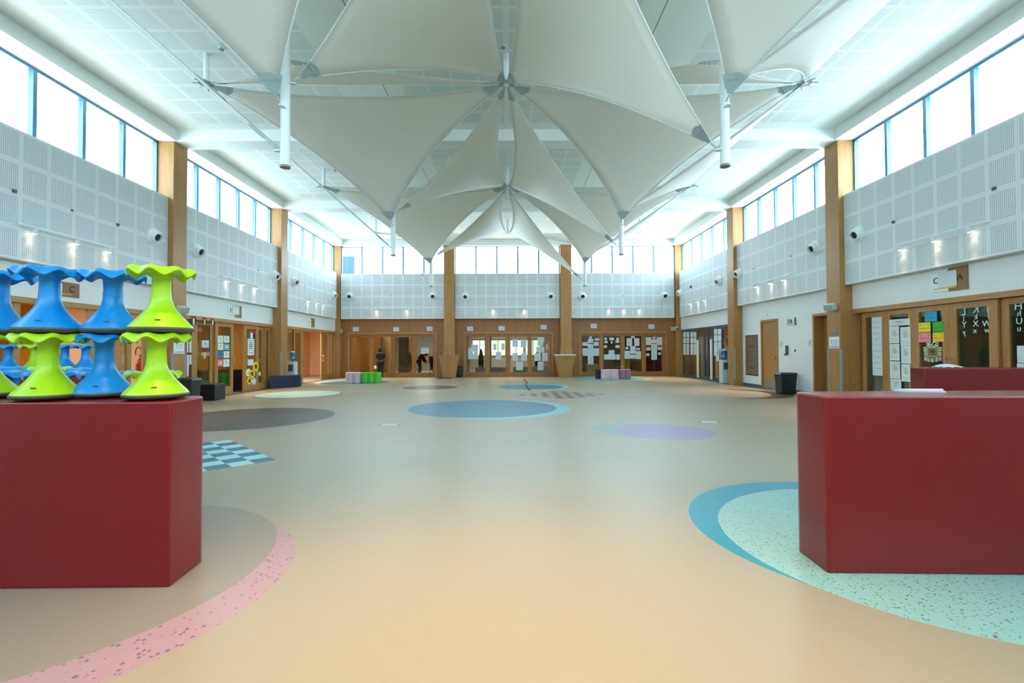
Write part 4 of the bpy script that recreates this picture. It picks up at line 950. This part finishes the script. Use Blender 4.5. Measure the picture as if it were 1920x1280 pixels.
# right classroom sheets, crop 4x from (1540,460)
def R1(r): return (1540+r[0]/4, 460+r[1]/4, 1540+r[2]/4, 460+r[3]/4)
sheet_side(1, R1((378,536,465,975)), P_TXTY, 'long white roll of paper on the first right glass leaf by the column', x=XG+.05-.01)
for r, l in (((510,552,665,600),'wide header strip'),((510,606,585,733),'top left portrait drawing'),((592,612,670,748),'top right portrait drawing'),((513,738,588,862),'second row left portrait drawing'),((597,750,672,885),'second row right portrait drawing'),((515,868,593,997),'third row left portrait drawing'),((600,890,668,1020),'third row right portrait drawing'),((520,1001,600,1085),'bottom left portrait drawing')):
    sheet_side(1, R1(r), P_DRAW, l+' on the second right glass leaf', 'portrait drawings on the right doors', x=XG+.02-.034)
for r, c, l in (((775,497,868,570),(30,160,205),'sky blue'),((730,578,820,650),(228,220,40),'lemon yellow'),((835,572,918,645),(60,176,50),'bright green'),((730,655,822,725),(236,140,150),'pink'),((835,651,920,722),(240,200,40),'amber yellow')):
    sheet_side(1, R1(r), paper_mat('card '+l, sr(*c), sr(40,50,60), 3, .45), '%s name card with handwriting on the third right glass leaf' % l, 'coloured name cards')
t = thing('photo_display', 'class photo in green frame with 6G lettering on the third right glass leaf', 'photo display', WX(1749, 661, XG-.04))
def r1box(r, x, m, nm, d=.003):
    a = WX(*R1(r)[:2], x); b = WX(*R1(r)[2:], x); return MB().box(x, x-d, min(a.y,b.y), max(a.y,b.y), min(a.z,b.z), max(a.z,b.z)).build(nm, m, t)
r1box((790,762,878,840), XG-.034, mat('lime frame', sr(90,220,50), .5), 'photo_frame')
PH = paper_mat('crowd photo', sr(150,100,80), sr(40,30,34), 5, .9, sr(60,44,44)); r1box((797,769,871,833), XG-.038, PH, 'group_photo')
for i, r in enumerate(((788,728,810,758),(858,728,880,758),(768,762,788,795),(772,798,790,828),(773,835,793,865),(797,845,815,872),(822,846,845,875),(855,843,875,872),(882,835,902,865),(880,797,902,828),(880,762,902,792))):
    r1box(r, XG-.034, paper_mat('pupil photo %d' % i, sr(205,190,175), sr(30,30,40), 2, .6, [sr(30,90,150), sr(60,30,30), sr(40,40,50), sr(30,60,110), sr(150,90,30), sr(120,70,40), sr(30,140,190), sr(200,160,30), sr(30,80,150), sr(20,40,90), sr(20,20,30)][i]), 'small_photo')
q = WX(1540+832/4, 460+744/4, XG-.036); text_mesh('lettering', '6G', .17, q, (PI/2, 0, -PI/2), MEMB, t)
WL = mat('white vinyl letters', sr(190,225,225), .5)
for px, py, ch, sz in ((1807,585,'L',.27),(1807,598,'l',.2),(1808,609,'Y',.22),(1808,623,'y',.2),(1830,580,'K',.27),(1830,594,'k',.2),(1829.5,607,'X',.22),(1828,620,'x',.2),(1852,577,'J',.27),(1853,590,'j',.2),(1850,607,'W',.22),(1851,619,'w',.2),(1909.5,574,'H',.27),(1911,588,'h',.2),(1911,602,'U',.22),(1911,616,'u',.2)):
    x = XG-.012 if px < 1880 else XG+.045; q = WX(px, py, x)
    o = text_mesh('window_letter', ch, sz*.82, q, (PI/2, 0, PI/2), WL); tag(o, 'white vinyl %s %s in mirror image on the right glass doors' % ('capital' if ch.isupper() else 'small', ch), 'window letter', 'alphabet on the right glass')
for r, l in (((1468,752,1525,880),'upper'),((1468,884,1525,960),'lower')):
    sheet_side(1, R1(r), P_TXTY, 'white sheet at the frame edge on the right glass, '+l, x=XG+.02)
# bay two right wall
t = thing('steel_cabinet', 'stainless steel recessed hose cabinet with red wording on the right white wall', 'cabinet', (XW, 19.3, .36))
y0, y1 = WX(1421.4, 660, XW).y, WX(1398.4, 660, XW).y; z0, z1 = .45, 2.08
MB().box(XW-.012, XW, y0, y1, z0, z1).build('frame', mat('dark steel', sr(90,78,72), .4, .6), t)
MB().box(XW-.018, XW-.012, y0+.03, y1-.03, z0+.04, z1-.04).build('door_panel', mat('brushed steel', sr(170,160,146), .32, .9, noise=.15, scale=2), t)
for z in (1.62, .75): text_mesh('wording', 'FIRE HOSE', .09, (XW-.021, (y0+y1)/2, z), (PI/2, 0, -PI/2), mat('red print', sr(190,40,30), .5), t)
y = WX(1475, 660, XW).y; t = thing('soap_dispenser', 'white and grey hand sanitiser dispenser on the right wall above the black bin', 'dispenser', (XW, y, 1.3))
MB().box(XW-.1, XW, y-.07, y+.07, 1.34, 1.64).build('body', MEMB, t, bevel=.01); MB().box(XW-.09, XW, y-.10, y-.07, 1.32, 1.64).build('side_cover', GREYALU, t); MB().box(XW-.08, XW-.02, y-.03, y+.03, 1.29, 1.34).build('nozzle', DARK, t)
for px, py, h_, nm, l in ((1491,657,.03,'wall_socket','small black wall socket right of the dispenser'),(1465,645,.09,'door_sign','small pale door sign right of the single wooden door'),(1439,590,.045,'wall_sensor','tiny white sensor above the single wooden door')):
    q = WX(px, py, XW); tag(MB().box(XW-.012, XW, q.y-h_, q.y+h_, q.z-h_*1.2, q.z+h_*1.2).build(nm, {'wall_socket': DARK}.get(nm, mat('pale plastic', sr(200,212,216), .5)), loc=q), l, 'wall fitting')
sheet_side(1, (1515,636,1523,649.5), P_NOTICE, 'small pale door sign with symbol left of the recessed door', x=XW, d=.01)
# notices on the columns
y = 13.62; a = PY(1574.5, 633, y)
def col_notice(x0, x1, z0, z1, yy, label, m=P_NOTICE):
    t = thing('mask_notice', label, 'notice', ((x0+x1)/2, yy, z0)); MB().box(x0, x1, yy-.005, yy, z0, z1).build('sheet', MEMB, t)
    cx, cz = (x0+x1)/2, (z0*.42+z1*.58); w_ = (x1-x0)*.26
    MB().path([(cx-w_, yy-.006, cz+.05), (cx, yy-.006, cz+.03), (cx+w_, yy-.006, cz+.05), (cx+w_*.9, yy-.006, cz-.06), (cx, yy-.006, cz-.09), (cx-w_*.9, yy-.006, cz-.06), (cx-w_, yy-.006, cz+.05)], .003, 5).path([(cx-w_, yy-.006, cz), (cx, yy-.006, cz-.02), (cx+w_, yy-.006, cz)], .003, 5).build('mask_drawing', INK, t)
    for i in range(2): MB().box(x0+.03, x1-.03, yy-.007, yy-.005, z0+.025+i*.03, z0+.037+i*.03).build('caption', mat('caption grey', sr(80,90,110), .6), t)
# front (room) face of right column, seen obliquely
def col_notice_side(s, ya, yb, z0, z1, label):
    x = s*XC; t = thing('mask_notice', label, 'notice', (x, (ya+yb)/2, z0)); MB().box(x, x-s*.005, ya, yb, z0, z1).build('sheet', MEMB, t)
    cy, cz = (ya+yb)/2, (z0*.42+z1*.58); w_ = (yb-ya)*.28; q = x-s*.007
    MB().path([(q, cy-w_, cz+.05), (q, cy, cz+.03), (q, cy+w_, cz+.05), (q, cy+w_*.9, cz-.06), (q, cy, cz-.09), (q, cy-w_*.9, cz-.06), (q, cy-w_, cz+.05)], .004, 5).path([(q, cy-w_, cz), (q, cy, cz-.02), (q, cy+w_, cz)], .003, 5).build('mask_drawing', INK, t)
    for i in range(2): MB().box(q, q+s*.002, ya+.04, yb-.04, z0+.025+i*.03, z0+.037+i*.03).build('caption', mat('caption grey', sr(80,90,110), .6), t)
col_notice_side(1, 13.68, 14.12, 1.52, 1.86, 'white face mask notice on the right oak column between two guard strips')
tag(MB().box(XC, XC-.012, 13.78, 13.95, 1.95, 2.06).build('number_plate', mat('plate grey blue', sr(120,140,165), .4), loc=(XC, 13.86, 1.95)), 'small grey blue number plate above the face mask notice on the right column', 'plate')
col_notice_side(-1, 13.68, 14.12, 1.45, 1.86, 'white face mask notice on the left oak column behind the green stool')
tag(MB().box(-XC, -XC+.012, 20.3, 20.42, 1.95, 2.06).build('number_plate', mat('plate grey blue', sr(120,140,165), .4), loc=(-XC, 20.36, 1.95)), 'small grey plate on the left column above the water cooler', 'plate')
# sheets on the grey framed screen
gy = [(1281,1286.5),(1287.5,1292),(1294.5,1299.5),(1300.5,1305.5),(1338.5,1345),(1346,1352.5)]
for i, (a, b) in enumerate(gy):
    tops = (622, 633, 644.5, 666) if i < 4 else (616, 628, 641, 668)
    for j in range(3):
        sheet_side(1, (a, tops[j], b, tops[j+1]-1.2), P_TXTY, 'pale backing sheet on the grey framed glass, column %s from the corner, %s row' % (ordw(i), ['top', 'middle', 'bottom'][j]), 'backing sheets on the grey framed glass')

# ---------------------------------------------------------------- furniture
def poly_block(name, poly, z, m, label, cat, bev=.03):
    cx = sum(p[0] for p in poly)/len(poly); cy = sum(p[1] for p in poly)/len(poly)
    return tag(MB().prism(poly, 0, z).build(name, m, loc=(cx, cy, 0), bevel=bev, seg=4), label, cat)
def rounded(poly, k, r, n=6):
    """replace corner k by an arc"""
    p = Vector(poly[k]); a = Vector(poly[k-1]); b = Vector(poly[(k+1)%len(poly)]); u = (a-p).normalized(); v = (b-p).normalized()
    out = []
    for i in range(n+1):
        t = i/n; out.append(tuple((p+u*r)*(1-t)**2+p*2*t*(1-t)+(p+v*r)*t*t))
    return poly[:k]+out+poly[k+1:]
ZT = 1.18
pL = [(-5.4,3.08),(-2.135,3.10),(-2.17,3.53),(-5.4,3.60)]; pL = rounded([Vector(p) for p in pL], 2, .09)
poly_block('red_partition', [tuple(p)[:2] for p in pL], ZT, RED, 'large dark red upholstered block at lower left carrying the front row of stools', 'upholstered block', .012)
pR = [(5.6,3.10),(5.6,3.66),(2.19,3.64),(2.165,3.23)]; pR = rounded([Vector(p) for p in pR], 2, .09)
poly_block('red_partition', [tuple(p)[:2] for p in pR], ZT, RED, 'large dark red upholstered block at lower right with papers on its top', 'upholstered block', .012)
poly_block('red_partition', [(7.02,8.05),(9.3,7.35),(9.45,7.85),(7.16,8.5)], ZT, RED, 'dark red upholstered block beyond the right one, carrying a white cloth', 'upholstered block', .015)
poly_block('red_partition', [(-9.3,7.35),(-6.6,7.75),(-6.68,8.3),(-9.4,7.9)], ZT, RED, 'dark red upholstered block behind the stools on the left', 'upholstered block', .015)
# cloth
m_ = MB(); NX, NY = 14, 8; vs = []
for i in range(NX+1):
    for j in range(NY+1):
        u, v = i/NX, j/NY; x = 7.30+u*.34; y = 7.99+v*.24-u*.08
        h = .062*math.sin(PI*min(1, u*1.15))**.6*math.sin(PI*v)**.5*(1-.55*u) if 0 < u < .87 and 0 < v < 1 else 0
        vs.append((x, y, ZT+.004+h+.012*abs(math.sin(9*u+7*v))))
fs = [(i*(NY+1)+j, (i+1)*(NY+1)+j, (i+1)*(NY+1)+j+1, i*(NY+1)+j+1) for i in range(NX) for j in range(NY)]
o = m_.add(vs, fs).build('folded_cloth', CLOTHW, smooth=True, loc=(7.4, 8.1, ZT)); tag(o, 'crumpled white cloth lying on the farther right red block', 'cloth')
# papers on near right block
t = thing('paper_stack', 'small stack of white papers lying on the near right red block', 'papers', (3.25, 3.55, ZT+.002))
for i in range(3): MB().prism([(2.92+i*.02,3.50),(3.20,3.46+i*.01),(3.30,3.60),(2.94+i*.02,3.63)], ZT+.002+i*.006, ZT+.006+i*.006).build('sheet', CLOTHW, t)
poly_block('bench', [(-9.58,14.84),(-9.0,14.81),(-9.02,15.4),(-9.5,15.45),(-9.62,15.3)], .5, CHAR, 'low charcoal upholstered bench in front of the left glass doors', 'bench', .02)
poly_block('bench', [(-9.72,19.6),(-9.15,19.98),(-8.93,20.45),(-8.98,20.9),(-9.4,20.9),(-9.4,20.02),(-9.75,20.02)], .5, NAVY, 'low navy upholstered bench around the foot of the second left column', 'bench', .02)

def bin_(x, y, w_, d, h, label, rot=0, lid=True):
    t = thing('waste_bin', label, 'bin', (x, y, 0)); a = .86
    m_ = MB().prism([(x-w_/2*a,y-d/2*a),(x+w_/2*a,y-d/2*a),(x+w_/2*a,y+d/2*a),(x-w_/2*a,y+d/2*a)], 0, h*.9, [(x-w_/2,y-d/2),(x+w_/2,y-d/2),(x+w_/2,y+d/2),(x-w_/2,y+d/2)]).build('bin_body', BLACK, t, bevel=.02)
    MB().prism([(x-w_/2-.03,y-d/2-.03),(x+w_/2+.03,y-d/2-.03),(x+w_/2+.03,y+d/2+.03),(x-w_/2-.03,y+d/2+.03)], h*.9, h, [(x-w_/2+.02,y-d/2+.02),(x+w_/2-.02,y-d/2+.02),(x+w_/2-.02,y+d/2-.02),(x-w_/2+.02,y+d/2-.02)]).build('lid', BLACK, t, bevel=.015)
    MB().box(x-w_*.14, x+w_*.14, y-d/2*a-.04, y-d/2*a+.02, .01, .10).build('pedal', DARK, t, bevel=.01)
bin_(9.38, 16.2, .55, .42, .72, 'black pedal bin with lid by the right white wall')
bin_(-9.13, 13.75, .52, .42, .76, 'black lidded bin on the left behind the red block')
bin_(PY(861.5, 700, 27.2).x, 27.35, .3, .3, .62, 'small black bin tucked beside the plain tapered podium')
def cooler(x, y, s, label, h=1.05):
    t = thing('water_cooler', label, 'water cooler', (x, y, 0))
    MB().box(x-.16, x+.16, y-.17, y+.17, .02, h).build('cabinet', mat('cooler white', sr(196,208,210), .4), t, bevel=.015)
    MB().box(x-.10, x+.10, y-.19, y-.17, h-.42, h-.12).build('tap_recess', GREYALU, t)
    for dx in (-.05, .05): MB().tube((x+dx, y-.2, h-.16), (x+dx, y-.2, h-.21), .015, 8).build('tap', DARK, t)
    MB().lathe([(.04,h),(.05,h+.05),(.135,h+.09),(.135,h+.20),(.128,h+.22),(.135,h+.24),(.135,h+.38),(.10,h+.42),(.02,h+.43)], (x, y, 0), 24).build('bottle', mat('blue water bottle', sr(40,110,150), .15, spec=.8), t, smooth=True)
    MB().lathe([(.09,h+.415),(.10,h+.43),(.05,h+.46),(.01,h+.465)], (x, y, 0), 16).build('bottle_cover', CLOTHW, t, smooth=True)
cooler(-9.55, 21.3, -1, 'white water cooler with blue bottle behind the navy bench')
cooler(9.52, 21.15, 1, 'white water cooler with blue bottle beside the second right column')
sheet_side(1, (1343,652,1348,676), P_NOTICE, 'narrow white notice beside the blue bottle of the right water cooler', x=9.80)

def podium(cx, top_w, bot_w, label, white):
    y0, y1 = 26.62, 27.08; t = thing('tapered_podium', label, 'podium', (cx, 26.85, 0))
    MB().prism([(cx-bot_w/2,y0+.08),(cx+bot_w/2,y0+.08),(cx+bot_w/2,y1),(cx-bot_w/2,y1)], 0, 1.22, [(cx-top_w/2,y0),(cx+top_w/2,y0),(cx+top_w/2,y1),(cx-top_w/2,y1)]).build('podium_body', OAK, t, bevel=.008, seg=1)
    MB().box(cx-top_w/2-.02, cx+top_w/2+.02, y0-.02, y1+.0, 1.22, 1.27).build('podium_top', MEMB if white else OAK, t)
podium(PY(842, 690, 26.7).x, 1.12, .68, 'tapered oak podium in front of the left far column', False)
podium(PY(1059.5, 690, 26.7).x, 1.14, .70, 'tapered oak podium with white top in front of the right far column', True)
p = PY(834, 709, 26.3); tag(MB().box(PY(820,709,26.3).x, PY(848,709,26.3).x, 26.15, 26.4, 0, .03).build('floor_mat', mat('navy mat', sr(24,24,90), .7), loc=p), 'small navy mat on the floor in front of the plain podium', 'mat')

def pouf(x, y, lobes, r, h, m, label):
    pts = []
    n = 72; R = r*lobes
    # row of fused cylinders: outline = union of circles along x
    cs = [x+(i-(lobes-1)/2)*r*1.62 for i in range(lobes)]
    import math as mm
    up = []; x0, x1 = cs[0]-r, cs[-1]+r
    for i in range(n+1):
        xx = x0+(x1-x0)*(1-mm.cos(PI*i/n))/2
        v = max([mm.sqrt(max(0, r*r-(xx-c)**2)) for c in cs]); up.append((xx, v))
    poly = [(a, y-v) for a, v in up]+[(a, y+v) for a, v in reversed(up[1:-1])]
    o = MB().prism(poly, 0, h).build('scalloped_pouffe', m, loc=(x, y, 0), bevel=.015); return tag(o, label, 'pouffe')
def xr(a, b, y): return (PY(a, 700, y).x+PY(b, 700, y).x)/2, (PY(b, 700, y).x-PY(a, 700, y).x)
def pouf_px(a, b, y, lobes, h, m, label):
    c, w_ = xr(a, b, y); r = w_/(2+1.62*(lobes-1)); pouf(c, y+r, lobes, r, h, m, label)
PINK = mat('pale pink vinyl', sr(222,190,200), .5); GRN = mat('bright green vinyl', sr(80,200,50), .5); MAU = mat('mauve vinyl', sr(160,110,140), .5)
pouf_px(646, 675.5, 22.6, 2, .5, PINK, 'pale pink scalloped pouffe on the left, beside the bright green one')
pouf_px(676, 713, 22.6, 3, .5, GRN, 'bright green scalloped pouffe on the teal floor disc at left')
pouf_px(1128.5, 1161.5, 24.5, 2, .5, PINK, 'pale pink scalloped pouffe on the right floor disc')
pouf_px(1162.5, 1184.5, 24.6, 2, .5, MAU, 'mauve scalloped pouffe on the right floor disc')
pouf_px(1117.5, 1131, 25.1, 1, .48, NAVY, 'navy scalloped pouffe mostly hidden by the pale pink one on the right')
c = PY(1166.5, 690, 24.9); t = thing('drink_bottle', 'slim grey bottle standing on the mauve pouffe', 'bottle', (c.x, 24.9, .5))
MB().lathe([(.03,0),(.035,.01),(.035,.16),(.018,.19),(.018,.21)], (c.x, 24.9, .5), 14).build('bottle_body', mat('grey bottle', sr(150,158,168), .3), t, smooth=True); MB().lathe([(.02,.21),(.022,.22),(.022,.25),(.01,.255)], (c.x, 24.9, .5), 12).build('cap', DARK, t, smooth=True)
# rod lying on the floor
a, b = FL(982, 711.5), FL(994, 732); pts = []
for i in range(9):
    u = i/8; q = a.lerp(b, u); pts.append((q.x+.10*math.sin(u*PI)*(1 if u < .5 else -.4), q.y, .02))
tag(MB().path(pts, .022, 8).build('skipping_rope', mat('brick red rope', sr(150,64,50), .6), smooth=True, loc=(a.x, (a.y+b.y)/2, 0)), 'brick red rope lying across the far blue floor disc', 'rope')
for px, py, l in ((730,796,'left of centre'),(1330,791,'right of centre')):
    c = FL(px, py); t = thing('floor_notice', 'white sheet taped to the floor, '+l, 'paper sheet', (c.x, c.y, .001))
    MB().box(c.x-.16, c.x+.16, c.y-.1, c.y+.1, .001, .003).build('sheet', mat('floor sheet', sr(188,200,208), .5), t)
    for dx in (-.2, .2): MB().add([(c.x+dx-.05,c.y-.09,.0035),(c.x+dx-.01,c.y-.09,.0035),(c.x+dx+.05,c.y+.09,.0035),(c.x+dx+.01,c.y+.09,.0035)], [(0,1,2,3)]).build('tape', mat('brown tape', sr(150,120,100), .6), t)

# ---------------------------------------------------------------- wobble stools
GREYR = mat('grey rubber', sr(78,80,78), .6); LIME = mat('lime plastic', sr(168,214,0), .35, spec=.5); BLU = mat('azure plastic', sr(0,138,214), .35, spec=.5); PADG = mat('grey seat pad', sr(120,132,140), .6)
SHT = .445
def stool(m, nm):
    t = bpy.data.objects.new('wobble_stool', None); COL.objects.link(t); t.empty_display_size = .1
    MB().lathe([(.11,.0),(.165,.006),(.188,.016),(.194,.026),(.192,.037),(.15,.038)], n=48).build('rubber_base', GREYR, t, smooth=True)
    prof = [(.188,.036),(.181,.050),(.150,.085),(.118,.122),(.090,.160),(.070,.198),(.0605,.235),(.0575,.27),(.0572,.30)]
    MB().lathe(prof, n=48).build('pedestal', m, t, smooth=True)
    MB().lathe([(.055,.296),(.0553,.34),(.057,.38),(.064,.405),(.074,.418)], n=48).build('column', m, t, smooth=True)
    n = 96; vs = []; fs = []
    rings = [(.0,.430,0),(.10,.431,0),(.135,.437,.001),(.158,.443,.003),(.174,.441,.008),(.187,.430,.013),(.199,.404,.019),(.194,.398,.019),(.178,.421,.013),(.155,.427,.009),(.11,.416,.004),(.07,.410,0)]
    for r, z, w_ in rings:
        for i in range(n):
            a = 2*PI*i/n; c = math.cos(8*a); rr = r+(.006*c if r > .15 else 0)*w_/.014
            vs.append((rr*math.cos(a), rr*math.sin(a), z+w_*c))
    for k in range(len(rings)-1):
        for i in range(n):
            j = (i+1)%n; fs.append((k*n+i, k*n+j, (k+1)*n+j, (k+1)*n+i))
    st = MB().add(vs, fs).build('seat', m, t, smooth=True)
    MB().lathe([(.02,.432),(.128,.434),(.13,.440),(.02,.441)], n=48).build('seat_pad', PADG, st, smooth=True)
    MB().box(.016,.044,-.1555,-.146,.083,.089).build('badge', mat('badge', sr(120,70,90), .4), t)
    return t
protoL = stool(LIME, 'lime'); protoB = stool(BLU, 'blue'); used = {}
def place(kind, x, y, z, label, group, rz=None):
    pr = protoL if kind == 'L' else protoB
    if kind in used: o = copy_tree(pr)
    else: o = pr; used[kind] = 1
    o.location = (x, y, z); o.rotation_euler = (0, 0, rz if rz is not None else 0)
    cn = 'lime green' if kind == 'L' else 'bright blue'
    tag(o, (cn+' wobble stool, '+label), 'stool', group); return o
def X_at(px, y): return PY(px, 640, y).x
z1 = ZT+.002; z2 = z1+SHT+.001
G = 'front row of stools on the left red block'
def pl_(kind, px, y, z, l, g, rz=0): place(kind, X_at(px, y), y, z, l, g, rz)
pl_('L', 294, 3.31, z1, 'lower tier, rightmost on the near left red block', G, .35)
pl_('B', 196, 3.46, z1, 'lower tier, second from the right on the near left red block', G, .2)
pl_('L', 91, 3.30, z1, 'lower tier, third from the right on the near left red block', G, .1)
pl_('L', -26, 3.44, z1, 'lower tier, cut by the left edge of the photo', G, .4)
pl_('L', 302, 3.31, z2, 'upper tier, rightmost on the near left red block', G, .3)
pl_('B', 211, 3.46, z2, 'upper tier, second from the right', G, .25)
pl_('B', 92, 3.30, z2, 'upper tier, third from the right', G, .2)
pl_('B', -3, 3.47, z2, 'upper tier, cut by the left edge of the photo', G, .1)
G = 'stacks of three behind the left red block'
for kind, px, y, l in (('L',288,4.08,'rightmost stack'),('B',205,4.10,'stack beside the rightmost'),('B',103,4.05,'blue stack, third from right'),('B',20,4.35,'blue stack, fourth from right')):
    for k, tt in enumerate(('bottom', 'middle', 'top')): place(kind, X_at(px, y), y, k*(SHT+.001), '%s of %s, just behind near red block' % (tt, l), G, .3*k)
G = 'second line of stool stacks on the left'
for kind, px, y, l in (('B',170,5.15,'rightmost stack'),('L',95,5.5,'middle stack'),('B',20,5.6,'leftmost stack')):
    for k, tt in enumerate(('bottom', 'middle', 'top')): place(kind, X_at(px, y), y, k*(SHT+.001), '%s of %s, second line behind red block' % (tt, l), G, .2*k)
G = 'stools on the farther left red block'
for kind, px, y, l in (('B',16,7.72,'leftmost'),('L',66,7.78,'the only green one'),('B',122,7.87,'second from the right'),('B',161,7.93,'rightmost')):
    place(kind, X_at(px, y), y, ZT+.002, l+' on the farther left red block', G, .1)
